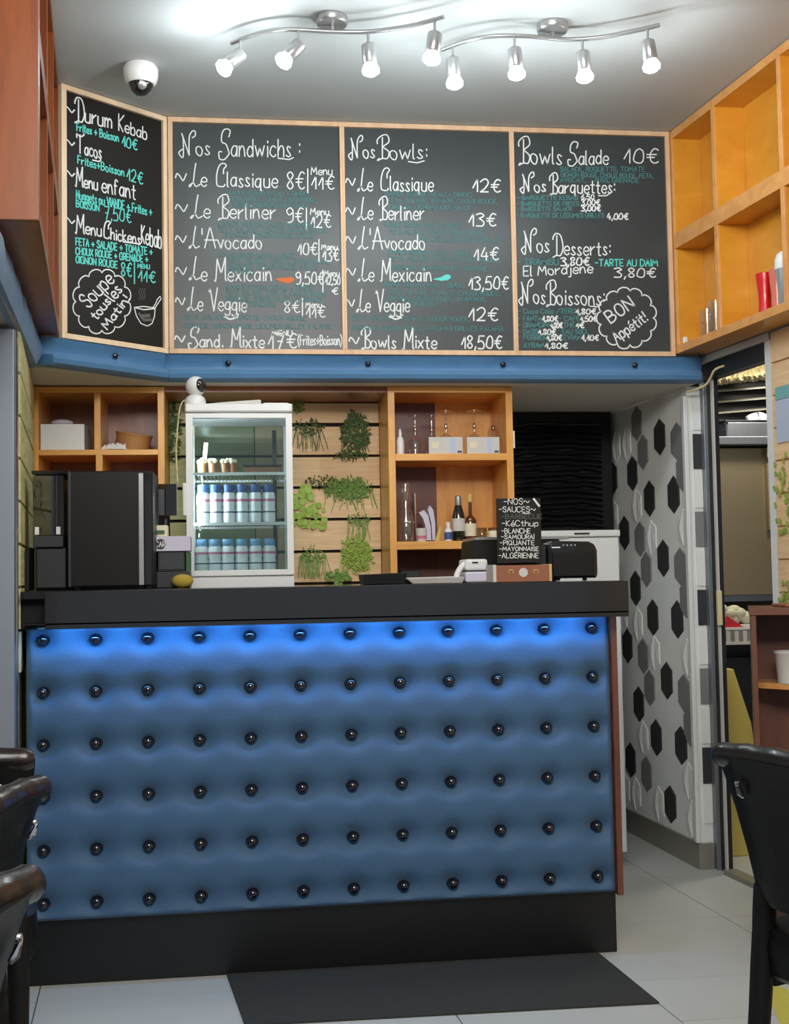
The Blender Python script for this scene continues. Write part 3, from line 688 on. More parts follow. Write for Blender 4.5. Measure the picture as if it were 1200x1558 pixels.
TD('Soupe', 262, 1235, 405, 1090, 80); TD('tous', 305, 1300, 385, 1205, 50); TD('les', 400, 1200, 445, 1140, 65); TD('Matin!', 365, 1352, 485, 1190, 45)
bowl = [(510, 1232), (520, 1275), (545, 1318), (580, 1332), (605, 1318), (618, 1280), (622, 1235), (560, 1226), (510, 1232), (560, 1244), (622, 1238)]
I.stroke([Z0(*p) for p in bowl], 'chalk', .8); I.stroke([Z0(605, 1240), Z0(625, 1210), Z0(632, 1190), Z0(648, 1172), Z0(654, 1185), Z0(640, 1205), Z0(618, 1240)], 'chalk', .7)
I.stroke([Z0(535, 1265), Z0(560, 1300), Z0(600, 1298)], 'chalk_grey', 2.0); I.stroke([Z0(545, 1280), Z0(590, 1275)], 'chalk_grey', 2.5)
for sx_ in (535, 548, 560): I.stroke([Z0(sx_, 1190), Z0(sx_+8, 1170), Z0(sx_, 1150), Z0(sx_+6, 1130)], 'chalk_grey', .6)
I.finish(b0, NM)

# ------------------------------------------------------------------ track lights
ZB = 2.757
def track(pts, canopy, spots, label):
    path = smooth_path([UZ(x, y, ZB) for x, y in pts])
    c = path[len(path)//2]
    t = thing('track_light', label, 'ceiling light', (c.x, c.y, CEIL))
    MB().tube(path, .0065).build('bar', 'nickel', t, smooth=True)
    cc = min(path, key=lambda p: abs(p.x-UZ(canopy[0], canopy[1], ZB).x))
    MB().lathe([(.044, 0), (.048, .006), (.048, .022)], (cc.x, cc.y, CEIL-.023), 24).build('canopy', 'nickel', t, smooth=True)
    MB().tube([cc, (cc.x, cc.y, CEIL-.02)], .006).build('stem', 'nickel', t)
    for (ax, ay, ex, ey, dy) in spots:      # stem pixel on the bar, bulb tip pixel
        a = min(path, key=lambda p: abs(p.x-UZ(ax, ay, ZB).x)); b = a-Vector((0, 0, .048))
        e = U(ex, ey, a.y+dy); ax_ = (e-b).normalized()
        hd = MB().tube([a+Vector((0, 0, .006)), b+Vector((0, 0, .004))], .0042, 8).build('spot_stem', 'nickel', t)
        MB().lathe([(.012, -.012), (.021, -.006), (.022, .0), (.022, .048), (.019, .052)], b, 18, axis=ax_).build('spot_housing', 'nickel', t, smooth=True)
        bb = b+ax_*.053
        MB().lathe([(.016, -.006), (.021, .004), (.027, .016), (.025, .026), (.014, .033), (.002, .035)], bb, 18, axis=ax_).build('bulb', 'bulb', t, smooth=True)
        lp = bb+ax_*.055; point('spot_bulb_light', lp, .02, 2.8, (.86, .95, 1))
track([(352, 66), (385, 53), (430, 45), (505, 48), (560, 48), (620, 40), (675, 26)], (510, 45),
      [(367, 60, 345, 100, -.01), (456, 47, 432, 92, -.01), (561, 48, 564, 108, 0), (656, 33, 656, 92, 0)], 'wavy nickel ceiling track light on the left with four lit spots')
track([(672, 76), (710, 62), (750, 55), (800, 55), (860, 60), (910, 57), (960, 48), (1003, 38)], (840, 55),
      [(690, 70, 692, 133, 0), (784, 55, 786, 113, 0), (884, 60, 890, 122, 0), (982, 44, 990, 96, 0)], 'wavy nickel ceiling track light on the right with four lit spots')

# ceiling dome camera
cc = UZ(214, 100, CEIL); cy_ = cc.y
dc = thing('dome_camera', 'white ceiling dome security camera above the leftmost menu board', 'security camera', (cc.x, cy_, CEIL))
r_ = .056
MB().lathe([(.042, -.062), (.050, -.055), (r_, -.035), (r_+.001, -.012), (r_-.006, 0)], (cc.x, cy_, CEIL-.001), 28).build('housing', 'white_plastic', dc, smooth=True)
MB().lathe([(.002, -.100), (.018, -.095), (.032, -.082), (.040, -.064), (.040, -.058)], (cc.x, cy_, CEIL-.001), 24).build('dome', 'dome', dc, smooth=True)
MB().lathe([(.014, 0), (.014, .010), (.010, .012)], (cc.x+.006, cy_-.036, CEIL-.078), 16, axis=(.2, -1, -.5)).build('lens', 'nickel', dc, smooth=True)

# ------------------------------------------------------------------ shelf units on the side walls
def wall_shelf(name, label, f, sgn, ys, zlev, depth, medge, mbody, mback):
    """open shelf unit whose front follows x=f(y); sgn +1: body goes to +x"""
    t = thing(name, label, 'shelf', (f((ys[0]+ys[-1])/2), (ys[0]+ys[-1])/2, zlev[0]))
    y0, y1 = ys[0], ys[-1]; th = .022
    d = depth*sgn
    def sl(ya, yb, o0, o1, z0, z1, nm, m, bev=.001):
        P = [(f(ya)+o0*sgn, ya), (f(ya)+o1*sgn, ya), (f(yb)+o1*sgn, yb), (f(yb)+o0*sgn, yb)]
        return MB().prism(P, z0, z1).build(nm, m, t, bevel=bev)
    sl(y0, y1, depth-.006, depth, zlev[0], zlev[-1], 'back_panel', mback, 0)
    for k, z in enumerate(zlev):
        za, zb_ = (z, z+.03) if k == 0 else (z-.03, z) if k == len(zlev)-1 else (z-.029, z+.029)
        hh = (.026, .026)
        sl(y0, y1, .006, depth-.006, za, zb_, 'shelf_board', mbody)
        sl(y0, y1, 0, .006, za, zb_, 'edge_band', medge)
    for y in ys:
        yy0, yy1 = (y, y+th) if y == ys[0] else (y-th, y) if y == ys[-1] else (y-th/2, y+th/2)
        for za, zb_ in [(zlev[k]+(.03 if k == 0 else .029), zlev[k+1]-(.03 if k+2 == len(zlev) else .029)) for k in range(len(zlev)-1)]:
            sl(yy0, yy1, .006, depth-.006, za, zb_, 'divider', mbody)
            sl(yy0, yy1, 0, .006, za, zb_, 'edge_band', medge)
    return t
FR = lambda y: 1.640+.112*(4.348-y)
wall_shelf('wall_shelf', 'open golden wooden wall shelf at upper right above the kitchen doorway', FR, 1, [2.75, 3.17, 3.595, 4.020, 4.350], [1.946, 2.372, 2.797], .118, 'oak_edge', 'ply', 'ply')
FL = lambda y: -.44-.1115*(y-2.77)
ls = wall_shelf('wall_shelf', 'red-brown wooden wall shelf seen edge-on at upper left', FL, -1, [2.77, 3.20, 3.63, 4.06], [1.942, 2.37, 2.797], .12, 'redwood_l', 'redwood_l', 'redwood_l')
MB().prism([(FL(2.77)-.0, 2.752), (FL(2.77)-.0, 2.769), (-.80, 2.769), (-.80, 2.752)], 1.942, 2.797).build('end_panel', 'redwood_l', ls, bevel=.001)
strip(2.77, 4.06, lambda y: FL(y)-.30, lambda y: FL(y)-.12, 1.942, 1.96).build('bottom_panel', 'redwood_l', ls)
struct(MB().box(-.607, -.5965, 4.062, 4.080, 1.95, CEIL-.002).build('trim_3', 'white', bevel=.001))  # white strip painted in for a brightly lit piece of wall

# items on the right shelf
def onshelf(px, py, yy, off, zz): # point on the bottom board at depth yy, off metres behind the edge
    return Vector((FR(yy)+off, yy, zz))
ZS = 1.978
def bottle(name, prof, c, m, label, cat, group=None, extra=None, n=20):
    t = thing(name, label, cat, c, 0, group)
    MB().lathe(prof, c, n).build('body', m, t, smooth=True)
    for nm, pf, mm in (extra or []): MB().lathe(pf, c, n).build(nm, mm, t, smooth=True)
    return t
y_ = 3.70
def tumbler(c, label, r=.026, h=.095, grp='clear glasses on the upper right shelf'):
    t = thing('glass_tumbler', label, 'glass', c, 0, grp)
    MB().lathe([(r*.8, 0), (r*.82, .004), (r, h), (r-.002, h), (r*.8-.002, .006), (.001, .006)], c, 18).build('bowl', 'glass', t, smooth=True); return t
tumbler(onshelf(0, 0, 4.185, .045, ZS), 'clear glass tumbler at the left of the small group on the upper right shelf', .028, .10)
tumbler(onshelf(0, 0, 4.11, .04, ZS), 'clear glass tumbler at the right of the small group on the upper right shelf', .03, .115)
tumbler(onshelf(0, 0, 4.145, .085, ZS), 'clear glass tumbler behind the other two on the upper right shelf', .026, .12)
HG = [(.020, 0), (.021, .004), (.019, .03), (.020, .075), (.028, .125), (.031, .150), (.029, .153), (.026, .149), (.016, .07), (.001, .02)]
c = onshelf(0, 0, 3.795, .045, ZS); tag(rebase(MB().lathe([(.0225, 0), (.0225, .004), (.020, .035), (.021, .07), (.027, .115), (.0285, .135), (.026, .137), (.020, .132)], c, 20).build('sundae_cup', 'red', smooth=True)), 'bright red waisted cup on the upper right shelf', 'cup')
c = onshelf(0, 0, 3.735, .055, ZS); tag(rebase(MB().lathe([(.020, 0), (.020, .004), (.019, .04), (.024, .09), (.026, .135), (.024, .136), (.019, .13)], c, 20).build('sundae_cup', 'pink', smooth=True)), 'translucent pink cup between red cup and silver shaker', 'cup')
c = onshelf(0, 0, 3.665, .045, ZS)
bottle('cocktail_shaker', [(.024, 0), (.025, .003), (.028, .06), (.033, .115), (.033, .12)], c, 'tin', 'silver cocktail shaker with domed lid on the upper right shelf', 'shaker', None,
       [('lid', [(.0345, .118), (.0355, .128), (.034, .15), (.028, .168), (.016, .178), (.001, .181)], 'white_plastic')])
c = onshelf(0, 0, 4.31, .02, ZS); tag(rebase(box(c.x-.008, c.x+.008, c.y-.008, c.y+.008, c.z, c.z+.026).build('salt_pot', 'white_plastic', bevel=.003)), 'tiny white pot at the left end of the upper right shelf', 'pot')

# ------------------------------------------------------------------ back cabinets, niche, mural
YF, YK = 4.462, 4.75
rc = thing('shelf_cabinet', 'tall orange oak shelf cabinet holding glasses and bottles behind the counter', 'cabinet', (.795, 4.6, .86))
xa, xb, zt_ = .556, 1.033, 1.838; th = .026
box(xa, xa+th, YF, YK, .86, zt_).build('side_panel', 'oak', rc, bevel=.001)
box(xb-th, xb, YF, YK, .86, zt_).build('side_panel', 'oak', rc, bevel=.001)
box(xa+th, xb-th, YF, YK, zt_-.022, zt_).build('top_panel', 'oak_h', rc, bevel=.001)
zs1, zs2 = U(690, 690, YF).z, U(690, 823, YF).z
box(xa+th, xb-th, YF, YK, zs1-.026, zs1).build('shelf_board', 'oak_h', rc, bevel=.001)
box(xa+th, xb-th, YF, YK, zs2-.030, zs2).build('shelf_board', 'oak_h', rc, bevel=.001)
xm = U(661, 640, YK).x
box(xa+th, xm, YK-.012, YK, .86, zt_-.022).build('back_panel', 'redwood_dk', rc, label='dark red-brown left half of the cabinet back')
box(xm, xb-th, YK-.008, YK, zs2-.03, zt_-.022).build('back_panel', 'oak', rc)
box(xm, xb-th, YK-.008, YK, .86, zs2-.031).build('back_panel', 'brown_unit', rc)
box(xb, xb+.006, YF-.001, YF+.004, zs1+.02, zs1+.085).build('hinge_plate', 'white_plastic', rc)
lc = thing('shelf_cabinet', 'small orange shelf cabinet at left with four cubbies above the black machine', 'cabinet', (-.5, 4.6, 1.48))
xa2, xb2, zb2 = -.742, -.268, 1.478
box(xa2, xa2+.027, YF, YK, zb2, zt_-.003).build('side_panel', 'oak', lc, bevel=.001)
box(xb2-.024, xb2, YF, YK, zb2, zt_-.003).build('side_panel', 'oak', lc, bevel=.001)
box(xa2+.027, xb2-.024, YF, YK, zt_-.025, zt_-.003).build('top_panel', 'oak_h', lc, bevel=.001)
zl = U(150, 684, YF).z
box(xa2+.027, xb2-.024, YF, YK-.008, zl-.020, zl).build('shelf_board', 'oak_h', lc, bevel=.001)
box(xa2+.027, xb2-.024, YF, YK-.008, zb2, zb2+.02).build('shelf_board', 'oak_h', lc, bevel=.001)
xd = U(148, 650, YF).x
box(xd-.011, xd+.011, YF, YK-.008, zl, zt_-.025).build('divider', 'oak', lc, bevel=.001)
box(xd-.006, xd+.018, YF, YK-.008, zb2+.02, zl-.02).build('divider', 'oak', lc, bevel=.001)
box(xa2+.027, xb2-.024, YK-.008, YK, zb2, zt_-.025).build('back_panel', 'redwood', lc)
# niche lining
nl_ = thing('niche_lining', 'brown wooden board lining the niche above the white fridge', 'panel', (.14, 4.6, 1.81))
box(xb2, xa, YF+.01, 4.734, SOF-.022, SOF-.001).build('top_board', 'redwood', nl_)
# mural wall
struct(box(-.80, 1.034, 4.752, 4.80, 0, SOF-.001).build('wall_back', 'gap'))
mu = thing('plant_mural', 'wooden plank wall mural with hanging green plants behind the white fridge', 'mural', (.2, 4.75, .86))
zz = [1.812, 1.745, 1.735, 1.622, 1.612, 1.500, 1.487, 1.374, 1.364, 1.250, 1.238, 1.125, 1.113, 1.0, .99, .87]
k = 0
for za, zb_ in ((1.737, 1.815), (1.611, 1.722), (1.487, 1.601), (1.361, 1.476), (1.235, 1.350), (1.110, 1.224), (.985, 1.099), (.87, .974)):
    for xs0, xs1 in ((xb2+.002, .06), (.064, xa-.002)):
        box(xs0, xs1, 4.738+random.uniform(-.002, .002), 4.7515, za, zb_).build('plank', 'plank' if xs0 > 0 else 'plank_green', mu, bevel=.001)
def leaves(mb, cx, cz, rx, rz, n, size, y=4.733, round_=False, drop=0, yfun=None):
    for i in range(n):
        a = random.uniform(0, 2*PI); r = math.sqrt(random.random())
        x = cx+rx*r*math.cos(a); z = cz+rz*r*math.sin(a)-drop*random.random()**2
        s = size*random.uniform(.6, 1.3); an = random.uniform(0, 2*PI); yy = y-random.uniform(0, .012)
        px, pz = math.cos(an), math.sin(an); wd = .8 if round_ else .38
        L2 = [(0, 0), (.5, wd*.5), (1, 0), (.5, -wd*.5)] if not round_ else [(0, 0), (.25, .45), (.75, .42), (1, 0), (.75, -.42), (.25, -.45)]
        mb.add([(x+(u*px-v*pz)*s, yy+random.uniform(-.003, .003), z+(u*pz+v*px)*s) for u, v in L2], [tuple(range(len(L2)))])
def sprays(mb, cx, cz, n, ln_, spread, y=4.732):
    for i in range(n):
        x = cx+random.uniform(-spread, spread); z = cz; dx = random.uniform(-.5, .5)*spread
        P = [(x+dx*t, y-.004*math.sin(t*PI), z-ln_*random.uniform(.8, 1)*t) for t in (0, .35, .7, 1)]
        for a, b in zip(P[:-1], P[1:]): mb.add([a, (a[0]+.003, a[1], a[2]), (b[0]+.002, b[1], b[2]), b], [(0, 1, 2, 3)])
def clump(px, py, rxp, rzp, n, size, m, round_=False, drop=0, spr=0):
    c = U(px, py, 4.735); mb = MB(); leaves(mb, c.x, c.z, rxp*4.735/F_PX, rzp*4.735/F_PX, int(n*(1.0 if round_ else 1.7)), size*(.85 if round_ else 1.15), round_=round_, drop=drop)
    if spr: sprays(mb, c.x, c.z, spr, .10, rxp*4.735/F_PX)
    o = mb.build('foliage', m, mu, fix=False); o['kind'] = 'stuff'; return o
clump(540, 655, 20, 28, 220, .017, 'leaf_dk', drop=.03, spr=16)
clump(535, 693, 26, 8, 60, .012, 'leaf_dk')
clump(470, 650, 22, 12, 60, .013, 'leaf_dk', spr=22)
clump(455, 620, 8, 10, 25, .015, 'leaf', round_=True)
clump(530, 742, 36, 15, 330, .013, 'leaf', drop=.02, spr=14)
clump(490, 735, 26, 10, 60, .012, 'leaf_dk')
clump(460, 770, 20, 32, 60, .030, 'leaf_lt', round_=True)
clump(480, 790, 18, 16, 18, .028, 'leaf_lt', round_=True)
clump(542, 838, 22, 24, 260, .015, 'leaf_lt', drop=.04, spr=16)
clump(515, 878, 18, 9, 50, .018, 'leaf', round_=True)
clump(475, 845, 20, 12, 50, .012, 'leaf', spr=34)
clump(545, 790, 18, 10, 50, .010, 'leaf', spr=18)
clump(262, 650, 10, 50, 120, .018, 'leaf_dk', drop=.03)
# moss mural on the left wall by the pillar
lm = thing('plank_mural', 'pale green plank mural on the left wall beside the black machine', 'mural', (-.66, 3.9, .9))
WA, WB = Vector((-.612, 3.46, 0)), Vector((-.742, 4.49, 0)); we = (WB-WA).normalized(); wn = Vector((we.y, -we.x, 0))
for k in range(8):
    z0_ = .88+k*.12
    for s0_, s1_ in ((.005, .50), (.505, 1.0)):
        P = [WA+we*s0_+wn*.001, WA+we*s1_+wn*.001, WA+we*s1_+wn*.008, WA+we*s0_+wn*.008]
        MB().prism([(p.x, p.y) for p in P], z0_, min(z0_+.112, SOF-.002)).build('plank', 'plank_green', lm, bevel=.001)
mb = MB()
for i in range(330):
    s = random.uniform(.05, .98); z = random.choice((1.62, 1.40, 1.18))+random.gauss(0, .045); p = WA+we*s+wn*.010; q = random.uniform(0, PI)
    e1 = we*math.cos(q)*.02+Vector((0, 0, math.sin(q)*.02)); e2 = -we*math.sin(q)*.006+Vector((0, 0, math.cos(q)*.006))
    b_ = Vector((p.x, p.y, z)); mb.add([b_, b_+e1*.5+e2, b_+e1, b_+e1*.5-e2], [(0, 1, 2, 3)])
o = mb.build('foliage', 'leaf', lm, fix=False); o['kind'] = 'stuff'
# mural and painted glass reflection on the right door wall
rm = thing('plank_mural', 'plank and leaf mural on the wall right of the kitchen doorway', 'mural', (1.85, 3.7, .9))
for k in range(9):
    z0_ = .94+k*.112
    strip(3.0, 3.91, lambda y: xr(y)-.005, lambda y: xr(y)+.0025, z0_, min(z0_+.104, 1.94)).build('plank', 'plank', rm, bevel=.001)
mb = MB()
for i in range(420):
    y = random.uniform(3.3, 3.9); z = random.choice((1.02, 1.30, 1.42))+random.gauss(0, .04); b_ = Vector((xr(y)-.010, y, z)); q = random.uniform(0, PI)
    e1 = Vector((0, math.cos(q)*.03, math.sin(q)*.03)); e2 = Vector((0, -math.sin(q)*.01, math.cos(q)*.01))
    mb.add([b_, b_+e1*.5+e2, b_+e1, b_+e1*.5-e2], [(0, 1, 2, 3)])
o = mb.build('foliage', 'leaf_lt', rm, fix=False); o['kind'] = 'stuff'
ps = thing('wall_poster', 'pale blue poster with teal top strip right of the kitchen doorway', 'poster', (1.84, 3.7, 1.6))  # flat coloured sheets added to stand in for a bluish glass reflection
strip(3.4, 3.885, lambda y: xr(y)-.009, lambda y: xr(y)-.006, 1.555, 1.70).build('sheet', 'bluegrey', ps)
strip(3.4, 3.885, lambda y: xr(y)-.009, lambda y: xr(y)-.006, 1.702, 1.745).build('header_strip', 'teal_poster', ps)

# black louvred panel and white freezer in the right recess
gl = thing('louvred_panel', 'tall glossy black louvred panel in the recess behind the black printer', 'panel', (1.4, 5.15, 1.2))
ga, gb = U(782, 640, 5.12), U(932, 800, 5.12)
box(ga.x-.1, gb.x+.02, 5.17, 5.19, 1.1, SOF-.002).build('backing', 'black_matt', gl)
nsl = 19
for k in range(nsl):
    zc = gb.z+(ga.z-gb.z)*(k+.5)/nsl; vs = []; fs = []; NN = 14
    hh = (ga.z-gb.z)/nsl*.46; ph = random.uniform(0, 6)
    for i in range(NN+1):
        t = i/NN; x = ga.x+(gb.x-.03-ga.x)*t; wob = .0035*math.sin(t*9+ph)+.002*math.sin(t*23+ph*2)-.006*(abs(t-.5)*2)**4
        for dy, dz in ((0, hh), (-.022, hh*.4), (-.030, -hh*.4), (-.018, -hh), (0, -hh)): vs.append((x, 5.168+dy*(1-.4*(abs(t-.5)*2)**6), zc+dz+wob))
    for i in range(NN):
        for j in range(4): fs.append((i*5+j, (i+1)*5+j, (i+1)*5+j+1, i*5+j+1))
    fs += [tuple(range(5)), tuple(range(NN*5, NN*5+5))]
    MB().add(vs, fs).build('slat', M['slat'], gl, smooth=True)
fz = thing('chest_freezer', 'white freezer standing in the recess beside the hexagon wall', 'freezer', (1.26, 4.8, 0))
fxr = 1.468; ztop = U(943, 806, 4.56).z
box(1.05, fxr, 4.56, 5.1, .05, ztop-.028).build('body', 'white', fz, bevel=.006)
box(1.048, fxr+.004, 4.552, 5.1, ztop-.026, ztop).build('lid', 'white', fz, bevel=.005)
hz = U(885, 812, 4.55); box(hz.x-.03, hz.x+.03, 4.548, 4.553, ztop-.016, ztop-.010).build('badge', 'charcoal', fz)
for fx in (1.09, fxr-.04): MB().lathe([(.018, 0), (.018, .05)], (fx, 4.61, 0), 12).build('foot', 'white_plastic', fz)

# ------------------------------------------------------------------ white display fridge
fr = thing('display_fridge', 'white countertop display fridge with glass door full of white bottles', 'fridge', (.004, 4.3, .86))
fx0_, fx1_, fy0, fy1, fz0, fz1 = -.176, .182, 4.10, 4.50, .86, 1.722
ga, gb = U(293, 636, fy0), U(437, 866, fy0)
gx0, gx1, gz0, gz1 = ga.x, gb.x+.001, gb.z, ga.z
th = .016
for xx in (fx0_, fx1_-th):
    box(xx, xx+th, fy0+.028, fy0+.046, fz0, fz1-.03).build('corner_post', 'white', fr); box(xx, xx+th, fy1-.02, fy1, fz0, fz1-.03).build('corner_post', 'white', fr)
    box(xx+.006, xx+.010, fy0+.046, fy1-.02, gz0-.02, fz1-.03).build('side_pane', 'pane', fr); box(xx, xx+th, fy0+.046, fy1-.02, fz0, gz0-.021).build('side_wall', 'white', fr)
box(fx0_+th, fx1_-th, fy1-.012, fy1-.008, gz0-.02, fz1-.03).build('back_pane', 'pane', fr)
box(fx0_+th, fx1_-th, fy0+.028, fy1-.012, fz0, gz0-.02).build('base', 'white', fr)
box(fx0_-.002, fx1_+.002, fy0-.002, fy1, fz1-.030, fz1).build('top_cover', 'white_plastic', fr, bevel=.006)
dr = None
mbd = MB().box(fx0_, gx0, fy0, fy0+.026, U(290, 877, fy0).z, fz1-.034).box(gx1, fx1_, fy0, fy0+.026, U(290, 877, fy0).z, fz1-.034)
mbd.box(gx0, gx1, fy0, fy0+.026, gz1, fz1-.034).box(gx0, gx1, fy0, fy0+.026, U(290, 877, fy0).z, gz0)
dr = mbd.build('door', 'white', fr, bevel=.001)
box(gx0-.004, gx1+.004, fy0+.010, fy0+.014, gz0-.004, gz1+.004).build('glass_pane', 'pane', dr)
h0, h1 = U(281, 735, fy0), U(281, 785, fy0)
box(fx0_-.012, fx0_+.002, fy0-.006, fy0+.02, h1.z, h0.z).build('handle', 'white_plastic', dr, bevel=.004)
box(fx0_, fx1_, fy0+.003, fy0+.027, fz0, U(290, 879, fy0).z).build('kick_panel', 'white_plastic', fr, bevel=.001)
box(gx1-.036, gx1-.022, fy1-.05, fy1-.013, gz0, gz1).build('shelf_rail', 'charcoal', fr)
zsA, zsB = U(360, 719, fy0+.05).z, U(360, 795, fy0+.05).z; zsC = gz0-.008
def wire_shelf(z):
    mb = MB().box(fx0_+th, fx1_-th, fy0+.036, fy0+.042, z-.010, z).box(fx0_+th, fx1_-th, fy1-.03, fy1-.024, z-.008, z)
    for k in range(24):
        x = fx0_+th+.006+k*(fx1_-fx0_-2*th-.012)/23; mb.box(x-.0012, x+.0012, fy0+.042, fy1-.03, z-.004, z-.001)
    mb.build('wire_shelf', 'white_plastic', fr)
wire_shelf(zsA); wire_shelf(zsB)
def yogurt(px, yy, zb_, cap, label, h=.098, r=.0225):
    x = U(px, 780, yy).x
    t = thing('drink_bottle', label, 'bottle', (x, yy, zb_), 0, 'white drink bottles in the display fridge')
    c = (x, yy, zb_)
    MB().lathe([(r*.9, 0), (r, .004), (r, h*.35), (r*.93, h*.42), (r, h*.5), (r, h*.72), (r*.82, h*.82)], c, 16).build('body', 'milk', t, smooth=True)
    MB().lathe([(r*.84, h*.80), (r*.88, h*.81), (r*.88, h), (r*.8, h*1.02)], c, 16).build('cap', cap, t, smooth=True)
    MB().lathe([(r+.0006, h*.56), (r+.0006, h*.63)], c, 16).build('label_band', 'lbl_pink', t, smooth=True)
    MB().lathe([(r+.0006, h*.26), (r+.0006, h*.30)], c, 16).build('label_print', 'lbl_dark', t, smooth=True)
    return t
pos = ['first', 'second', 'third', 'fourth', 'fifth', 'sixth']
for k, px in enumerate((309, 328, 348, 368, 388, 409)):
    yogurt(px, fy0+.075, zsB+.0005, 'cap_blue', 'white drink bottle with dark blue cap, %s from left on the middle fridge shelf' % pos[k], .128)
for k, px in enumerate((306, 326, 346, 367, 388, 409)):
    yogurt(px, fy0+.075, zsC+.0005, 'cap_light', 'white drink bottle with pale blue cap, %s from left on the bottom fridge shelf' % pos[k], .112)
for k, px in enumerate((307, 324, 343, 355)):
    c = U(px, 715, fy0+.08); c.z = zsA+.0005
    t = thing('dessert_pot', 'small glass dessert pot, %s from left on the top fridge shelf' % pos[k], 'dessert', tuple(c), 0, 'dessert pots in the fridge')
    MB().lathe([(.014, 0), (.017, .03), (.018, .034)], c, 16).build('pot', 'brownfood', t, smooth=True)
    mb = MB()
    for q in range(5): mb.sphere((c.x+random.uniform(-.011, .011), c.y+random.uniform(-.01, .01), c.z+.038+random.uniform(0, .008)), .008, 8, 6)
    mb.build('topping', 'label', t, smooth=True)
a = U(370, 714, fy0+.1); b_ = U(428, 714, fy0+.1)
t = thing('food_tray', 'low brown food container right of the dessert pots in the fridge', 'container', (a.x, a.y, zsA))
box(a.x, b_.x, fy0+.07, fy0+.2, zsA+.0005, zsA+.022).build('tray', 'brownfood', t, bevel=.003); box(a.x-.002, b_.x+.002, fy0+.068, fy0+.202, zsA+.022, zsA+.028).build('lid', 'smoke_glass', t)
# things on top of the fridge
bc0 = U(297, 612, 4.18)
t = thing('indoor_camera', 'white ball-headed home camera with black face on the fridge top', 'camera', (bc0.x, 4.18, fz1))
MB().lathe([(.030, 0), (.036, .004), (.037, .016), (.032, .030), (.020, .040), (.01, .042)], (bc0.x, 4.18, fz1), 24).build('base', 'white_plastic', t, smooth=True)
hc = (bc0.x+.002, 4.178, fz1+.070); MB().sphere(hc, .035, 24, 14).build('head', 'white_plastic', t, smooth=True)
MB().lathe([(.0245, -.004), (.024, .002), (.018, .008), (.006, .0105), (.001, .011)], Vector(hc)+Vector((.75, -.64, .05)).normalized()*.0255, 20, axis=(.75, -.64, .05)).build('face', 'dome', t, smooth=True)
P = smooth_path([U(x, y, 4.2) for x, y in ((284, 608), (276, 614), (271, 640), (268, 690), (270, 735))]); P = [Vector((min(p.x, fx0_-.006) if p.z < fz1 else p.x, p.y, max(p.z, 0))) for p in P]
MB().tube(P, .0028, 8).build('cable', 'cream', t, smooth=True)
sh = MB(); q0, q1 = U(315, 610, 4.16), U(397, 610, 4.16)
sh.ext([(q0.x+.01, 4.14, fz1+.001), (q1.x, 4.14, fz1+.001), (q1.x, 4.14, fz1+.016), (q1.x-.004, 4.14, fz1+.019), (q0.x+.05, 4.14, fz1+.010), (q0.x+.01, 4.14, fz1+.006)], (0, .2, 0))
tag(rebase(sh.build('paper_roll', 'offwhite', bevel=.001)), 'folded white paper lying on the fridge top', 'paper')
q = U(420, 612, 4.2); tag(rebase(box(q.x-.045, q.x+.040, 4.14, 4.36, fz1+.001, fz1+.008).build('notepad', 'white_plastic', bevel=.001)), 'thin white pad at the right of the fridge top', 'pad')

# ------------------------------------------------------------------ left cabinet items
c0, c1 = U(60, 684, 4.50), U(129, 646, 4.50)
t = thing('cardboard_box', 'white box in the top left cubby of the small cabinet', 'box', (c0.x, 4.5, zl))
box(xa2+.030, c1.x, 4.485, 4.70, zl+.0005, c1.z).build('carton', 'white', t, bevel=.001)
cb = U(94, 640, 4.55); mb = MB().sphere((cb.x, 4.56, c1.z+.013), .042, 16, 10, (1, .8, .33)); 
tag(rebase(mb.build('paper_bag', 'lilac', smooth=True)), 'crumpled grey bag lying on the white box', 'bag')
kb = U(200, 684, 4.58); 
t = thing('kraft_tub', 'round brown kraft tub lying tilted in the cubby right of the white box', 'tub', (kb.x, 4.58, zl))
MB().lathe([(.062, 0), (.066, .055), (.069, .056), (.069, .062), (.064, .062), (.061, .006)], (kb.x+.002, 4.59, zl+.012), 28, axis=(.15, -.12, 1)).build('tub', 'kraft', t, smooth=True)
kb = U(178, 684, 4.49); mb = MB()
for i in range(34):
    x = kb.x+random.gauss(0, .020); y = 4.497+random.uniform(-.012, .012); z = zl+.004; s = random.uniform(.008, .018)
    mb.add([(x-s, y, z), (x+s*.8, y-.004, z), (x+random.uniform(-s, s), y+.003, z+s*1.5), (x, y+.012, z)], [(0, 1, 2), (1, 3, 2), (3, 0, 2), (0, 3, 1)])
tag(rebase(mb.build('paper_scraps', 'white_plastic', fix=True)), 'torn white tissue scraps before the kraft tub', 'tissue')

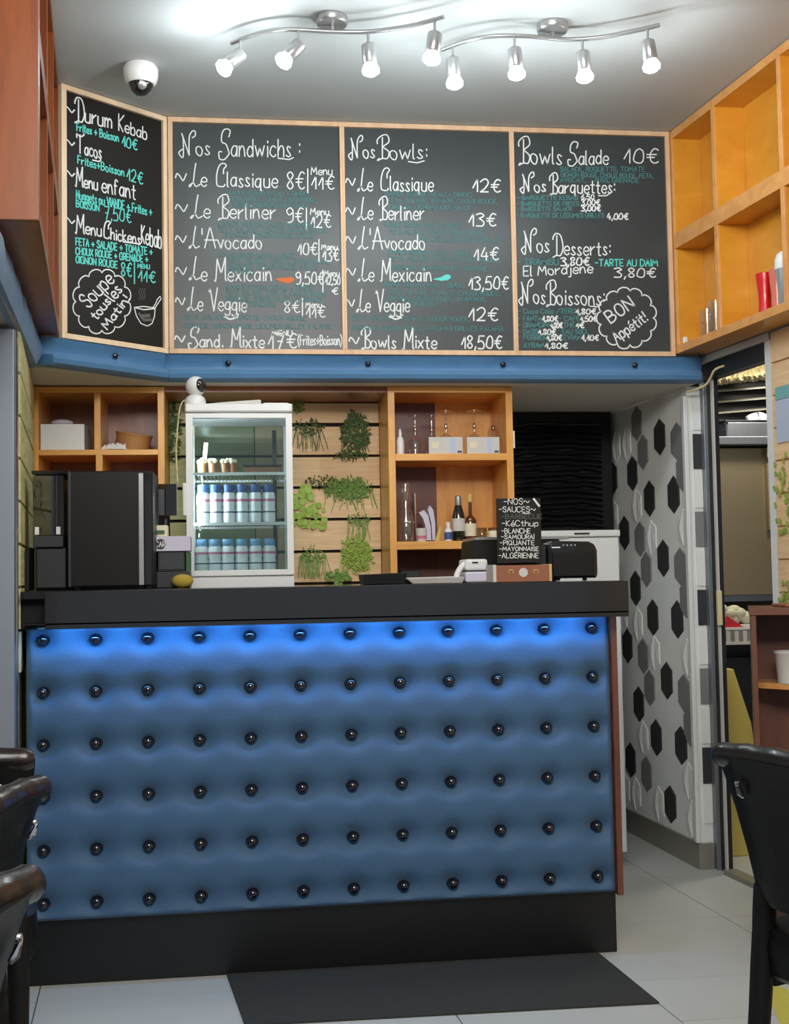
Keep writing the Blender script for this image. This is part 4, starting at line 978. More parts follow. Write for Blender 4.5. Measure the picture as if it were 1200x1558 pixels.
# ------------------------------------------------------------------ black coffee machine
CT = 1.1045
cm = thing('coffee_machine', 'large black coffee machine with smoked bean hoppers on the counter left', 'coffee machine', (-.44, 3.85, CT))
m0, m1 = U(104, 890, 3.70), U(232, 716, 3.70)
t0 = U(48, 890, 3.72)
box(m0.x, m1.x, 3.70, 3.97, CT+.008, 1.460).build('housing', mat('machine_brown_black', (22, 18, 17), .4, var=.1, spec=.25), cm, bevel=.004)
box(m0.x+.0, m0.x+.010, 3.690, 3.70, CT+.008, 1.458).build('trim_rail', 'charcoal', cm, bevel=.002)
box(m1.x-.042, m1.x-.026, 3.688, 3.70, CT+.01, 1.452).build('trim_rail', 'nickel', cm, bevel=.002)
box(m1.x-.024, m1.x-.004, 3.686, 3.70, CT+.01, 1.455).build('trim_rail', 'black_gloss', cm, bevel=.002)
box(t0.x+.01, m0.x-.012, 3.74, 3.95, CT+.006, 1.232).build('grinder_base', 'charcoal', cm, bevel=.003)
box(t0.x+.004, m0.x-.018, 3.725, 3.95, 1.233, 1.268).build('hopper_collar', 'charcoal', cm, bevel=.002)
hb = MB(); hx0_, hx1_ = U(50, 800, 3.74).x, U(97, 800, 3.74).x
hb.box(hx0_, hx1_, 3.740, 3.742, 1.27, 1.45).box(hx0_, hx0_+.002, 3.742, 3.93, 1.27, 1.45).box(hx1_-.002, hx1_, 3.742, 3.93, 1.27, 1.45).box(hx0_, hx1_, 3.93, 3.932, 1.27, 1.45)
hb.build('bean_hopper', 'smoke_glass', cm)
box(hx0_+.004, hx1_-.004, 3.76, 3.92, 1.27, 1.36).build('coffee_beans', mat('coffee_beans', (44, 38, 34), .4, bump=1, bscale=80), cm)
for xx in (hx0_+.006, hx1_-.022): box(xx, xx+.012, 3.738, 3.7395, 1.272, 1.295).build('latch', 'white_plastic', cm)
box(t0.x, m0.x, 3.72, 3.96, 1.452, 1.464).build('lid', 'black_gloss', cm, bevel=.003)
for xx in (m0.x+.02, m1.x-.02): MB().lathe([(.012, 0), (.012, .01)], (xx, 3.74, CT), 10).build('foot', 'dark', cm)
# black padded chair-like shape left of it: bin
q0 = U(45, 860, 3.80)
tag(rebase(MB().ext([(-.640, 3.70, CT), (-.621, 3.70, CT), (-.621, 3.70, 1.235), (-.632, 3.70, 1.23), (-.640, 3.70, 1.19)], (0, .10, 0)).build('knock_box', 'black_matt', bevel=.004)), 'low black box tucked left of the coffee machine', 'box')

# small stack right of the machine
def bx_px(name, pa, pb, Y, dep, m, label=None, cat=None, bevel=.002, zb_=None, build=True, parent=None):
    a = U(pa[0], pb[1], Y); b = U(pb[0], pa[1], Y); z0_ = a.z if zb_ is None else zb_
    o = box(a.x, b.x, Y, Y+dep, z0_, b.z).build(name, m, parent, bevel=bevel)
    if label and parent is None: tag(rebase(o), label, cat)
    return o
zd1 = U(260, 869, 3.85).z; zd2 = U(260, 839, 3.85).z; zd3 = U(260, 816, 3.85).z
s0, s1 = U(238, 880, 3.85).x, U(287, 880, 3.85).x
tag(rebase(box(s0, s1+.004, 3.85, 3.99, CT, zd1-.001).build('base_box', 'dark', bevel=.002)), 'flat dark box at the bottom of the stack left of the fridge', 'box')
t = thing('drawer_unit', 'small charcoal drawer unit under the white printed box', 'drawer unit', (s0, 3.86, zd1))
box(s0+.004, s1-.012, 3.855, 3.98, zd1, zd2).build('body', 'charcoal', t, bevel=.002); box(s0+.008, s1-.016, 3.851, 3.855, zd1+.005, zd2-.006).build('drawer', 'charcoal', t, bevel=.001)
wb = thing('printed_box', 'white box with a dark round CAR print on the drawer unit', 'box', (s0, 3.86, zd2))
wx0 = U(231, 825, 3.845).x
box(wx0, s1+.006, 3.845, 3.98, zd2+.001, zd3).build('carton', 'lilac', wb, bevel=.001)
e0 = U(244, 828, 3.845)
MB().lathe([(.0165, 0), (.0165, .0012)], (e0.x, 3.845, e0.z), 24, axis=(0, -1, 0)).build('emblem', 'dark', wb)
I = Ink(lambda x, y: Vector((U(x, y, 3.845).x, 3.8425, U(x, y, 3.845).z)), .0022); I.nrm = Vector((0, -1, 0)); I.text('CAR', 237, 251, 832, 8); I.finish(wb, {})
tag(rebase(box(s1-.008, s1+.004, 3.86, 3.96, zd1, zd2-.002).build('folder', 'green', bevel=.001)), 'dark green folder standing beside the drawer unit', 'folder')
q = U(276, 889, 3.80); tag(rebase(MB().sphere((q.x+.002, 3.82, CT+.021), .034, 14, 10, (1, .6, .62)).build('cloth', 'mustard', smooth=True)), 'crumpled mustard yellow cloth at the foot of the white fridge', 'cloth')
pc = thing('paper_stack', 'pale papers and a green cup leaning on top of the printed box', 'papers', (wx0+.02, 3.87, zd3))
box(wx0+.002, wx0+.046, 3.87, 3.95, zd3+.001, zd3+.036).build('papers', 'label', pc, bevel=.001)
box(wx0+.004, wx0+.038, 3.866, 3.87, zd3+.008, zd3+.020).build('print', 'green', pc)
tm = thing('screen_monitor', 'small dark glossy twin screen hanging between the left cabinet and fridge', 'screen', (-.25, 3.95, 1.34))
a = U(232, 784, 3.93); b_ = U(268, 738, 3.93); mid = (a.x+b_.x)/2
box(a.x, mid, 3.96, 3.99, a.z, b_.z-.01).build('screen', 'charcoal', tm, bevel=.002); box(mid, b_.x, 3.955, 3.99, a.z, b_.z+.006).build('screen', 'black_gloss', tm, bevel=.002)
box(mid-.004, mid+.004, 3.9925, 3.999, CT, b_.z).build('stand', 'dark', tm)

# ------------------------------------------------------------------ items in the tall cabinet
def wineglass(px, yfoot, Y, label, zs=zs1):
    c = U(px, 690, Y); h = U(px, yfoot, Y).z-zs; r = .029
    t = thing('wine_glass', label, 'glass', (c.x, Y, zs), 0, 'upturned glasses on the top cabinet shelf')
    prof = [(r*.86, 0), (r*.97, h*.16), (r, h*.30), (r*.75, h*.43), (r*.2, h*.50), (.005, h*.54), (.004, h*.9), (.012, h*.96), (r*.98, h*.985), (r*.98, h)]
    MB().lathe(prof, (c.x, Y, zs+.0005), 22).build('glass', 'glass', t, smooth=True)
    MB().sphere((c.x, Y, zs+h*.66), .0065, 12, 8, (1, 1, 1.8)).build('stem_knop', 'chrome', t, smooth=True)
wineglass(632, 633, 4.56, 'upturned stemmed glass, leftmost on the top shelf of the oak cabinet')
wineglass(657, 633, 4.60, 'upturned stemmed glass, second from left on the top cabinet shelf')
wineglass(679, 626, 4.53, 'upturned stemmed glass behind the middle of the left note bundle')
wineglass(722, 625, 4.56, 'upturned stemmed glass behind the right note bundle')
q = U(751, 690, 4.57); t = thing('small_glass', 'short upturned glass at the right end of the top cabinet shelf', 'glass', (q.x, 4.57, zs1), 0, 'upturned glasses on the top cabinet shelf')
MB().lathe([(.026, 0), (.027, .06), (.022, .10), (.012, .116), (.009, .118)], (q.x, 4.57, zs1+.0005), 20).build('glass', 'glass', t, smooth=True)
MB().sphere((q.x, 4.57, zs1+.108), .009, 12, 8).build('knob', 'chrome', t, smooth=True)
q = U(609, 690, 4.50); bottle('spray_bottle', [(.014, 0), (.0145, .004), (.0145, .052), (.010, .066)], (q.x, 4.50, zs1+.0005), 'white_plastic', 'small white bottle at the left end of the top cabinet shelf', 'bottle', None,
                              [('nozzle', [(.006, .062), (.0065, .082), (.003, .098)], 'white_plastic')])
def notes(pa, pb, label, Y=4.475):
    t = thing('note_bundle', label, 'paper', (U(pa[0], 690, Y).x, Y, zs1))
    a = U(pa[0], pa[1], Y); b = U(pb[0], pb[1], Y)
    box(a.x, b.x, Y, Y+.006, zs1+.0005, a.z).build('bundle', 'offwhite', t, bevel=.0008)
    w3 = (b.x-a.x)
    box(a.x+w3*.08, a.x+w3*.3, Y-.0008, Y, zs1+.022, zs1+.046).build('print', 'label', t)
    box(a.x+w3*.62, a.x+w3*.78, Y-.0008, Y, zs1+.004, a.z-.004).build('print', 'bluegrey', t)
    box(a.x+w3*.84, a.x+w3*.97, Y-.0008, Y, zs1+.004, zs1+.012).build('print', 'lbl_dark', t)
notes((652, 665), (704, 690), 'pale banknote-like paper bundle left on the top cabinet shelf')
notes((710, 665), (760, 690), 'pale paper bundle right on the top cabinet shelf', 4.474)
Zm = zs2+.0005
q = U(618, 820, 4.53); t = thing('glass_carafe', 'tall clear glass carafe at the left of the middle cabinet shelf', 'carafe', (q.x, 4.53, Zm))
MB().lathe([(.030, 0), (.032, .004), (.032, .075), (.026, .10), (.017, .135), (.016, .20), (.020, .225), (.018, .224), (.013, .19), (.014, .13), (.028, .07), (.028, .006)], (q.x, 4.53, Zm), 24).build('body', 'glass', t, smooth=True)
MB().lathe([(.033, .070), (.0335, .074), (.033, .078)], (q.x, 4.53, Zm), 24).build('neck_ring', 'chrome', t, smooth=True)
q = U(634, 810, 4.60); t = thing('steel_whisk', 'narrow polished utensil standing behind the glass carafe', 'utensil', (q.x, 4.62, Zm))
MB().tube([(q.x, 4.62, Zm), (q.x-.004, 4.62, Zm+.19)], [.004, .009]).build('handle', 'chrome', t, smooth=True)
q = U(641, 815, 4.50); t = thing('patterned_cup', 'small white patterned cup on the middle cabinet shelf', 'cup', (q.x, 4.5, Zm))
MB().lathe([(.017, 0), (.021, .05), (.0205, .05), (.017, .004)], (q.x, 4.5, Zm), 20).build('cup', 'offwhite', t, smooth=True)
MB().lathe([(.0182, .010), (.0190, .022)], (q.x, 4.5, Zm), 20).build('pattern', 'lbl_pink', t, smooth=True)
def leaf_paper(P, label):
    P = [U(x, y, 4.54) for x, y in P]
    for p in P: p.z = max(p.z, Zm)
    tag(rebase(MB().ext(P, (0, .05, 0)).build('curled_menu', 'lilac')), label, 'paper')
leaf_paper([(648, 822), (656, 822), (655, 800), (651, 784), (645, 776), (637, 780), (643, 788), (647, 800)], 'curled lilac-white leaflet leaning left on the middle cabinet shelf')
leaf_paper([(658, 822), (662, 822), (662, 796), (659, 776), (654, 769), (651, 776), (656, 796)], 'upright curled lilac-white leaflet on the middle cabinet shelf')
q = U(667, 820, 4.5); tag(rebase(MB().ext([(q.x-.014, 4.49, Zm), (q.x-.001, 4.49, Zm), (q.x+.012, 4.49, Zm+.054), (q.x+.002, 4.49, Zm+.054)], (0, .02, 0)).build('wax_card', 'cork')), 'slanting beige card left of the blue and white bottle', 'card')
q = U(682, 820, 4.5); bottle('small_bottle', [(.014, 0), (.015, .003), (.015, .040), (.009, .048)], (q.x, 4.5, Zm), 'white_plastic', 'small white bottle with a blue label on the middle cabinet shelf', 'bottle', None,
   [('label_band', [(.0155, .006), (.0155, .034)], 'cap_blue'), ('cap', [(.0085, .047), (.0085, .07), (.006, .072)], 'white_plastic')])
q = U(698, 820, 4.52); bottle('sauce_bottle', [(.023, 0), (.0245, .004), (.0245, .088), (.020, .112), (.012, .138)], (q.x, 4.52, Zm), 'dkbottle', 'dark bottle with white label and grey cap on the middle shelf', 'bottle', None,
   [('label_band', [(.0252, .038), (.0252, .086)], 'offwhite'), ('cap', [(.0125, .136), (.013, .140), (.0115, .170), (.008, .173)], 'nickel')])
q = U(716, 820, 4.52); bottle('oil_bottle', [(.022, 0), (.0235, .004), (.0235, .072), (.019, .086), (.007, .098), (.0065, .15)], (q.x, 4.52, Zm), 'amber', 'amber oil bottle with cork stopper and cream label', 'bottle', None,
   [('label_band', [(.0242, .018), (.0242, .066)], 'label'), ('stopper', [(.0085, .148), (.009, .156), (.009, .176), (.007, .178)], 'cork')])
for px, lb, mm in ((733, 'small honey-brown jar left of the sauces sign on the middle shelf', 'honey'), (750, 'small jar with a pale label beside the sauces sign', 'label')):
    q = U(px, 820, 4.50); bottle('jam_jar', [(.018, 0), (.0195, .003), (.0195, .034), (.017, .038)], (q.x, 4.5, Zm), mm, lb, 'jar', 'small jars on the middle cabinet shelf', [('lid', [(.0185, .038), (.0185, .048), (.017, .049)], 'honey')])
q = U(627, 870, 4.60); tag(rebase(box(q.x-.045, q.x+.03, 4.6, 4.7, .8605, U(627, 868, 4.6).z).build('tool_box', 'charcoal', bevel=.003)), 'dark box in the lowest compartment of the oak cabinet', 'box')

# ------------------------------------------------------------------ things on the bar counter
a, b_ = U(553, 888, 3.55), U(617, 872, 3.55)
t = thing('black_tray', 'shallow black tray on the counter before the plant mural', 'tray', ((a.x+b_.x)/2, 3.62, CT))
MB().add([(a.x+.004, 3.55, CT), (b_.x-.002, 3.55, CT), (b_.x-.002, 3.70, CT), (a.x+.004, 3.70, CT), (a.x, 3.545, CT+.030), (b_.x+.004, 3.545, CT+.034), (b_.x+.004, 3.71, CT+.034), (a.x, 3.71, CT+.030)],
         [(0, 1, 2, 3), (4, 5, 6, 7), (0, 1, 5, 4), (1, 2, 6, 5), (2, 3, 7, 6), (3, 0, 4, 7)]).build('tray', 'black_matt', t, bevel=.002)
a, b_ = U(617, 886, 3.58), U(706, 874, 3.58)
t = thing('serving_tray', 'flat grey-white serving tray beside the black tray on the counter', 'tray', ((a.x+b_.x)/2, 3.66, CT))
MB().add([(a.x+.022, 3.58, CT), (b_.x-.006, 3.58, CT), (b_.x-.006, 3.74, CT), (a.x+.022, 3.74, CT), (a.x, 3.57, CT+.016), (b_.x, 3.57, CT+.018), (b_.x, 3.75, CT+.020), (a.x, 3.75, CT+.018)],
         [(0, 1, 2, 3), (0, 1, 5, 4), (1, 2, 6, 5), (2, 3, 7, 6), (3, 0, 4, 7), (4, 5, 6, 7)]).build('tray', 'offwhite', t, bevel=.0015)
a, b_ = U(708, 885, 3.60), U(743, 849, 3.60)
t = thing('card_terminal', 'white receipt printer with a curled handset between tray and terracotta box', 'terminal', (a.x, 3.64, CT))
box(a.x, b_.x, 3.60, 3.72, CT+.0005, CT+.033).build('lower_body', 'lilac', t, bevel=.006)
box(a.x+.001, b_.x-.002, 3.602, 3.718, CT+.036, CT+.071).build('upper_body', 'white_plastic', t, bevel=.008)
box(a.x+.004, b_.x-.004, 3.606, 3.712, CT+.031, CT+.038).build('paper_slot', 'charcoal', t)
box(a.x+.022, a.x+.040, 3.600, 3.603, CT+.058, CT+.063).build('indicator', 'dark', t)
P = smooth_path([U(x, y, 3.62) for x, y in ((716, 853), (704, 860), (696, 872), (694, 882))])
MB().tube(P, [.006]*5+[.009]*(len(P)-5)).build('handset', 'white_plastic', t, smooth=True)
a, b_ = U(752, 884, 3.50), U(838, 859, 3.50)
tb_ = thing('display_box', 'terracotta printed box with a round emblem under the sauces sign', 'box', ((a.x+b_.x)/2, 3.54, CT))
box(a.x, b_.x, 3.50, 3.60, CT+.0005, b_.z).build('carton', 'terracotta', tb_, bevel=.001)
box(a.x-.004, a.x+.006, 3.498, 3.60, CT+.0005, b_.z+.002).build('end_cap', 'offwhite', tb_, bevel=.001); box(b_.x-.006, b_.x+.002, 3.498, 3.60, CT+.0005, b_.z+.002).build('end_cap', 'cork', tb_, bevel=.001)
e0 = U(796, 871, 3.50); MB().lathe([(.0135, 0), (.0135, .001)], (e0.x, 3.50, e0.z), 24, axis=(0, -1, 0)).build('emblem', 'offwhite', tb_)
for px in (777, 815):
    e0 = U(px, 870, 3.5); mb = MB()
    mb.tube([(e0.x+.007*math.cos(an), 3.4985, e0.z+.006*math.sin(an)) for an in [(-.9+(PI+1.8)*k/12) for k in range(13)]], .0018, 6).build('horseshoe_emblem', 'cork', tb_)
a, b_ = U(757, 857, 3.53), U(822, 758, 3.53)
sg = thing('sauces_sign', 'small black chalk sign listing the sauces, standing on the terracotta box', 'sign', ((a.x+b_.x)/2, 3.53, U(790, 858, 3.53).z))
MB().ext([(a.x, 3.53, a.z+.0), (b_.x, 3.53, a.z+.0), (b_.x, 3.53, b_.z), (a.x, 3.53, b_.z)], (0, .006, 0)).build('panel', 'chalkboard_dk', sg, bevel=.0008)
I = Ink(lambda x, y: U(x, y, 3.53)+Vector((0, -.001, 0)), .0026); I.nrm = Vector((0, -1, 0)); T = I.text
def Z4(x, y): return 680+x/5, 740+y/5
for tx, x0_, x1_, y_b, h_, cc_ in (('-NOS~', 432, 625, 137, 44, 'chalk'), ('-SAUCES~', 395, 672, 195, 40, 'chalk'), ('-BARBECUE', 415, 718, 246, 34, 'chalk_grey'), ('-KéCthup', 418, 690, 302, 42, 'chalk_fade2'),
        ('-BLANCHE', 415, 632, 357, 36, 'chalk'), ('-SAMOURAÏ', 412, 660, 400, 32, 'chalk'), ('-PIQUANTE', 402, 662, 446, 34, 'chalk'), ('-MAYONNAISE', 398, 694, 490, 30, 'chalk'), ('-ALGÉRIENNE', 392, 694, 545, 38, 'chalk')):
    A_, B_ = Z4(x0_, y_b), Z4(x1_, y_b); T(tx, A_[0], B_[0], A_[1], h_/5, 'chalk' if cc_ == 'chalk_fade2' else cc_, k=.85)
I.stroke([Z4(575, 205), Z4(600, 206), Z4(630, 203)], 'chalk'); I.stroke([Z4(658, 95), Z4(700, 150)], 'chalk', 2.4)
I.finish(sg, {'chalk': 'white chalk lettering', 'chalk_grey': 'smudged grey line'})
# black till behind the sign
a, b_ = U(716, 884, 3.75), U(822, 821, 3.75)
t = thing('cash_register', 'black till with silver top edge partly hidden behind the sauces sign', 'till', ((a.x+b_.x)/2, 3.8, CT))
MB().ext([(a.x, 3.74, CT+.0005), (b_.x+.06, 3.74, CT+.0005), (b_.x+.06, 3.74, b_.z), (a.x+.008, 3.74, b_.z)], (0, .2, 0)).build('housing', 'black_matt', t, bevel=.003)
box(a.x+.014, b_.x+.09, 3.735, 3.95, b_.z+.0005, b_.z+.010).build('top_edge', 'nickel', t, bevel=.001)
# printer
a, b_ = U(826, 882, 3.56), U(908, 822, 3.56)
t = thing('receipt_printer', 'black rounded receipt printer at the right end of the counter', 'printer', ((a.x+b_.x)/2, 3.65, CT))
zt2 = b_.z; xp0, xp1 = U(838, 880, 3.56).x, b_.x
prf = [(xp0, CT+.008), (xp1-.004, CT+.008), (xp1, CT+.02), (xp1, zt2-.030), (xp1-.008, zt2-.012), (xp1-.026, zt2-.003), (xp0+.02, zt2), (xp0+.004, zt2-.006), (xp0, zt2-.02)]
MB().ext([(x, 3.56, z) for x, z in prf], (0, .17, 0)).build('housing', 'black_gloss', t, bevel=.004)
box(xp0+.006, xp1-.012, 3.553, 3.561, CT+.012, zt2-.034).build('front_panel', 'black_matt', t, bevel=.004)
box(xp0-.030, xp0-.001, 3.60, 3.72, CT+.010, zt2-.008).build('side_module', 'dark', t, bevel=.004)
for k in range(4): MB().lathe([(.0028, 0), (.0028, .002)], (xp0+.040+k*.012, 3.5585, zt2-.014), 10, axis=(0, -1, .2)).build('key', 'nickel', t)
box(xp0+.004, xp0+.03, 3.556, 3.560, zt2-.022, zt2-.018).build('indicator', 'white_plastic', t)
for xx in (xp0+.02, xp1-.03): MB().lathe([(.007, 0), (.007, .012)], (xx, 3.60, CT), 10).build('foot', 'dark', t)

# ------------------------------------------------------------------ kitchen seen through the doorway
t = thing('steel_refrigerator', 'tall brownish stainless cabinet seen through the kitchen doorway', 'refrigerator', (2.25, 5.3, 0))
xk0, xk1 = 1.93, 2.75
zt3 = U(1130, 678, 5.05).z; zb3 = U(1130, 905, 5.05).z
box(xk0, xk1, 5.10, 5.7, zb3, zt3-.004).build('door', 'steel_warm', t, bevel=.003)
lx = U(1168, 760, 5.08).x
box(lx, lx+.02, 5.075, 5.10, U(1168, 765, 5.08).z-.12, U(1168, 705, 5.08).z).build('handle', 'steel_warm', t, bevel=.002)
box(xk0, xk1, 5.12, 5.7, 0, zb3-.18).build('lower_body', 'dark', t)
box(xk0, xk1, 5.12, 5.7, zb3-.03, zb3-.001).build('ledge', 'steel', t)
box(lx-.004, lx+.05, 5.06, 5.064, U(1170, 695, 5.06).z, zt3-.006).build('notice', 'label', t)
zs3a, zs3b = U(1130, 676, 5.02).z, U(1130, 664, 5.02).z
t = thing('steel_shelf', 'bright stainless shelf above the brown cabinet in the kitchen', 'shelf', (2.3, 5.2, zs3a))
box(xk0, xk1, 5.02, 5.55, zs3a, zs3b).build('lip', 'steel', t, bevel=.002)
a, b_ = U(1105, 663, 5.1), U(1172, 641, 5.1)
t = thing('steel_pan', 'shiny stainless pan on the kitchen shelf below the white gloves', 'pan', (a.x+.1, 5.2, zs3b))
box(a.x, b_.x+.12, 5.1, 5.4, zs3b+.0005, b_.z).build('pan', 'steel', t, bevel=.008); box(a.x-.004, b_.x+.124, 5.096, 5.404, b_.z, b_.z+.006).build('rim', 'chrome', t, bevel=.001)
MB().tube([U(1100, 655, 5.08), U(1100, 645, 5.08), U(1106, 643, 5.1)], .005).build('handle', 'dark', t, smooth=True)
q = U(1155, 634, 5.12)
gm = MB()
for (x0_, y0_, x1_, y1_, r0, r1) in ((1150, 634, 1136, 637, .020, .012), (1150, 634, 1140, 642, .018, .009), (1152, 633, 1165, 636, .020, .016), (1158, 636, 1169, 645, .014, .008), (1165, 634, 1180, 640, .016, .012)):
    gm.tube([U(x0_, y0_, 5.14), U((x0_+x1_)/2, (y0_+y1_)/2-1, 5.14), U(x1_, y1_, 5.14)], [r0, (r0+r1)/2, r1], 10)
tag(rebase(gm.build('rubber_gloves', 'white_plastic', smooth=True)), 'white gloves draped over the steel pan in the kitchen', 'gloves')
a = U(1092, 560, 5.1); b_ = U(1175, 625, 5.1)
t = thing('extractor_hood', 'dark kitchen extractor hood with sloping louvres beyond the doorway', 'extractor hood', (a.x+.2, 5.3, b_.z))
box(1.90, 2.75, 5.30, 5.75, b_.z-.02, 2.14).build('hood_body', 'dark', t)
for k in range(4):
    z = b_.z-.01+k*.050; mb = MB().add([(1.92, 5.28, z), (2.7, 5.18, z+.05), (2.7, 5.29, z+.062), (1.92, 5.29, z+.012), (1.92, 5.28, z+.008), (2.7, 5.18, z+.058), (2.7, 5.29, z+.070), (1.92, 5.29, z+.020)],
        [(0, 1, 2, 3), (4, 5, 6, 7), (0, 1, 5, 4), (1, 2, 6, 5), (2, 3, 7, 6), (3, 0, 4, 7)])
    mb.build('louvre', 'base_grey', t)
fo = MB(); vs = []; fs = []; NN, MM = 30, 8
for i in range(NN+1):
    for j in range(MM+1):
        p = U(1088+i*3.2, 553+j*4.2-.35*i+random.uniform(-1, 1), 4.98+.05*math.sin(j*.8)+random.uniform(-.012, .012)); vs.append(p)
for i in range(NN):
    for j in range(MM): a_ = i*(MM+1)+j; fs.append((a_, a_+1, a_+MM+2, a_+MM+1))
o = fo.add(vs, fs).build('foil_duct', 'foil', fix=False); sd = o.modifiers.new('solid', 'SOLIDIFY'); sd.thickness = .01
tag(rebase(o), 'crumpled pale foil duct across the top of the kitchen doorway', 'duct')
t = thing('prep_bench', 'kitchen bench with pale basket below the steel cabinet', 'bench', (2.1, 4.9, 0))
zb4 = U(1120, 955, 4.78).z
box(1.86, 2.6, 4.80, 5.08, zb4-.012, zb4).build('top', 'offwhite', t, bevel=.002)
for xx in (1.88, 2.56): box(xx, xx+.03, 4.82, 4.85, 0, zb4-.012).build('leg', 'steel', t)
box(1.9, 2.55, 5.0, 5.05, 0, zb4-.14).build('dark_back', 'dark', t)
zb5 = U(1120, 981, 4.78).z
bk = thing('plastic_basket', 'pale grey slotted basket hanging under the bench edge', 'basket', (2.0, 4.8, zb5))
box(1.87, 2.5, 4.785, 4.797, zb5, zb5+.012).build('rail', 'offwhite', bk)
for k in range(16): x = 1.88+k*.036; box(x, x+.016, 4.787, 4.795, zb5+.012, zb4-.014).build('slat', 'offwhite', bk)
box(1.87, 2.5, 4.797, 4.80, zb5+.012, zb4-.014).build('backing', 'base_grey', bk)
q = U(1118, 950, 4.83); mb = MB()
for k in range(16): mb.sphere((q.x+random.uniform(-.055, .07), 4.87+random.uniform(-.02, .03), zb4+.03+random.uniform(0, .055)*(1-k/30)), random.uniform(.022, .036), 10, 7, (1, .8, .7))
tag(rebase(mb.build('food_bag', 'bag')), 'crumpled pale plastic bag on the kitchen bench', 'bag')
a, b_, c_ = U(1100, 950, 4.81), U(1103, 937, 4.81), U(1131, 951, 4.81)
tag(rebase(MB().ext([(a.x, 4.81, zb4+.001), (c_.x, 4.81, zb4+.001), (b_.x+.006, 4.81, b_.z)], (0, .012, 0)).build('red_packet', 'red')), 'red wedge-shaped packet before the crumpled plastic bag', 'packet')
p0, p1, p2, p3 = U(1100, 1017, 4.62), U(1116, 1018, 4.62), U(1143, 1100, 4.62), U(1160, 1210, 4.62)
tag(rebase(MB().ext([(p0.x, 4.62, 0), (p3.x+.03, 4.62, 0), (p3.x, 4.62, p3.z), (p2.x, 4.62, p2.z), (p1.x, 4.62, p1.z), (p0.x, 4.62, p0.z)], (0, .04, 0)).build('foam_panel', 'yellow_foam', bevel=.004)), 'pale yellow slanted panel leaning just inside the kitchen doorway', 'panel')

# brown open unit at right
a = U(1141, 925, 3.5)
bu = thing('open_cabinet', 'brown open cabinet at right holding a white pot', 'cabinet', (a.x, 3.5, 0))
bu.rotation_euler = (0, 0, -.40)
xb0, xb1, zbt = a.x, a.x+.24, a.z
box(xb0, xb0+.016, 3.50, 3.76, 0, zbt-.022).build('side_panel', 'brown_unit', bu, bevel=.001)
box(xb1-.016, xb1, 3.50, 3.76, 0, zbt-.022).build('side_panel', 'brown_unit', bu, bevel=.001)
box(xb0-.004, xb1, 3.495, 3.76, zbt-.022, zbt).build('top_panel', 'brown_unit', bu, bevel=.001)
box(xb0+.016, xb1-.016, 3.745, 3.757, 0, zbt-.022).build('back_panel', 'brown_unit', bu)
zsh = U(1180, 1040, 3.55).z
MB().prism([(xb0+.016, 3.62), (xb1-.016, 3.50), (xb1-.016, 3.745), (xb0+.016, 3.745)], zsh-.018, zsh).build('shelf_board', 'oak_edge', bu, bevel=.001)
box(xb0, xb1, 3.50, 3.76, .06, .08).build('shelf_board', 'brown_unit', bu)
q = U(1197, 1032, 3.54); t = thing('plant_pot', 'white tapered pot on the shelf of the brown cabinet', 'pot', (q.x, 3.60, zsh))
MB().lathe([(.034, 0), (.042, .09), (.044, .092), (.044, .098), (.039, .098), (.032, .004)], (q.x+.012, 3.55, zsh+.0005), 24).build('pot', 'offwhite', t, smooth=True)
q = U(1185, 920, 3.6); tag(rebase(MB().box(q.x-.035, q.x+.06, 3.48, 3.58, zbt+.0005, zbt+.010).build('folded_napkin', 'terracotta', bevel=.003)), 'flat pinkish folded cloth on top of the brown cabinet', 'cloth')

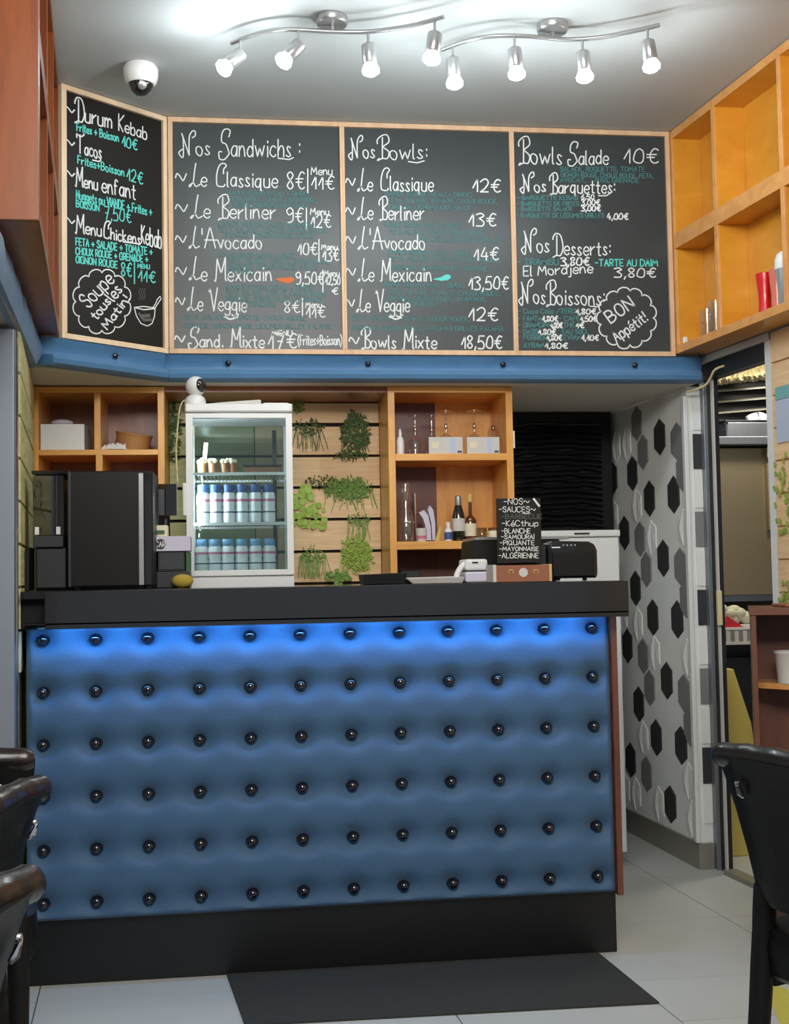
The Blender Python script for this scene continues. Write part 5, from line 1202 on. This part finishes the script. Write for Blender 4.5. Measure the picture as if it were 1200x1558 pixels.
# ------------------------------------------------------------------ chairs
def loft(rings, mb=None):
    mb = mb or MB(); n = len(rings[0]); vs = [p for r in rings for p in r]; fs = []
    for j in range(len(rings)-1):
        for i in range(n): fs.append((j*n+i, j*n+(i+1) % n, (j+1)*n+(i+1) % n, (j+1)*n+i))
    fs += [tuple(range(n)), tuple(range((len(rings)-1)*n, len(rings)*n))]
    return mb.add(vs, fs)
def make_chair(label, loc, rz, rim):
    t = thing('dining_chair', label, 'chair', (0, 0, 0), 0, 'black leather scroll-back chairs')
    def rr(x0, x1, y0, y1, z, c=.03):   # rounded rect ring
        P = []
        for cx, cy, a0 in ((x1-c, y1-c, 0), (x0+c, y1-c, 90), (x0+c, y0+c, 180), (x1-c, y0+c, 270)):
            for k in range(4): a = math.radians(a0+k*30); P.append((cx+c*math.cos(a), cy+c*math.sin(a), z))
        return P
    rings = [rr(-.20, .22, -.20, .20, .392, .04), rr(-.215, .235, -.215, .215, .405, .045), rr(-.22, .24, -.22, .22, .45, .05), rr(-.215, .235, -.215, .215, .485, .05), rr(-.18, .20, -.18, .18, .503, .05), rr(-.05, .07, -.05, .05, .508, .03)]
    loft(rings).build('seat', 'leather', t, smooth=True)
    # back: tapered slab leaning backwards, ending in a rolled rim
    prof = [(-.212, .530, .165), (-.214, .55, .188), (-.226, .62, .196), (-.244, .70, .205), (-.264, .765, .212), (-.280, .798, .214)]
    mb = MB(); rings = []
    for x, z, hw_ in prof:
        P = []
        for k in range(13): v = -1+2*k/12; P.append((x-.022*(1-v**8)-.002, v*hw_, z))
        for k in range(13): v = 1-2*k/12; P.append((x+.024*(1-v**8)+.002, v*hw_, z))
        rings.append(P)
    loft(rings, mb).build('backrest', 'leather', t, smooth=True)
    pts = []; rad = []
    for k in range(49):
        v = -1+2*k/48; pts.append((-.276-.003*math.cos(v*PI*2), v*.212, .800-.004*abs(v)**3)); rad.append(.024*(1-.10*abs(math.sin(v*PI*3))-.35*max(0, abs(v)-.94)/.06))
    MB().tube(pts, rad, 14).build('scroll_rim', rim, t, smooth=True)
    for sgn in (-1, 1):
        MB().lathe([(.006, 0), (.0055, .003), (.003, .005), (.0005, .006)], (-.2890, sgn*.150, .752), 12, axis=(-1, 0, -.3)).build('stud', 'chrome', t, smooth=True)
        MB().tube([(-.293, sgn*.150, .750), (-.289, sgn*.146, .736), (-.283, sgn*.143, .728)], [.002, .0055, .003], 8).build('ring_pull', 'chrome', t, smooth=True)
        P = smooth_path([(-.305, sgn*.180, 0), (-.262, sgn*.182, .14), (-.228, sgn*.183, .30), (-.212, sgn*.182, .45), (-.212, sgn*.170, .56)], 4)
        MB().tube(P, [.0150+.0060*min(1, p.z/.4) for p in P], 10).build('leg', 'black_matt', t, smooth=True)
        MB().tube([(.20, sgn*.18, 0), (.195, sgn*.18, .40)], [.013, .020], 10).build('leg', 'black_matt', t, smooth=True)
        box(-.19, .21, sgn*.185-.008, sgn*.185+.008, .375, .40).build('side_rail', 'black_matt', t)
    t.location = loc; t.rotation_euler = (0, 0, rz)
    return t
def place(t, cornerxy, side, rz, target):
    """move the chair so that the rim end (side +1/-1) stands over the plan point"""
    v = Matrix.Rotation(rz, 2)@Vector((-.276, side*.212)); t.location = (target[0]-v.x, target[1]-v.y, 0); t.rotation_euler = (0, 0, rz)
ch = make_chair('black leather chair at the right, its tapered back and seat turned away', (0, 0, 0), 0, 'leather_rim')
rz = math.radians(20); tgt = UZ(1092, 1143, .80); place(ch, None, 1, rz, (tgt.x, tgt.y))
ch2 = make_chair('nearest black leather chair at the lower left corner', (0, 0, 0), 0, 'leather_br')
rz = math.radians(166); tgt = UZ(46, 1335, .80); place(ch2, None, -1, rz, (tgt.x, tgt.y))
ch3 = dup(ch2); ch3['label'] = 'middle black leather chair at the left, in front of the blue counter'
tgt = UZ(62, 1194, .80); place(ch3, None, -1, math.radians(168), (tgt.x, tgt.y))
ch4 = dup(ch2); ch4['label'] = 'farthest black leather chair at the left, beside the steel pillar'
tgt = UZ(52, 1152, .80); place(ch4, None, -1, math.radians(100), (tgt.x, tgt.y))
for c_ in (ch, ch2, ch3, ch4): print('chair', c_.location)
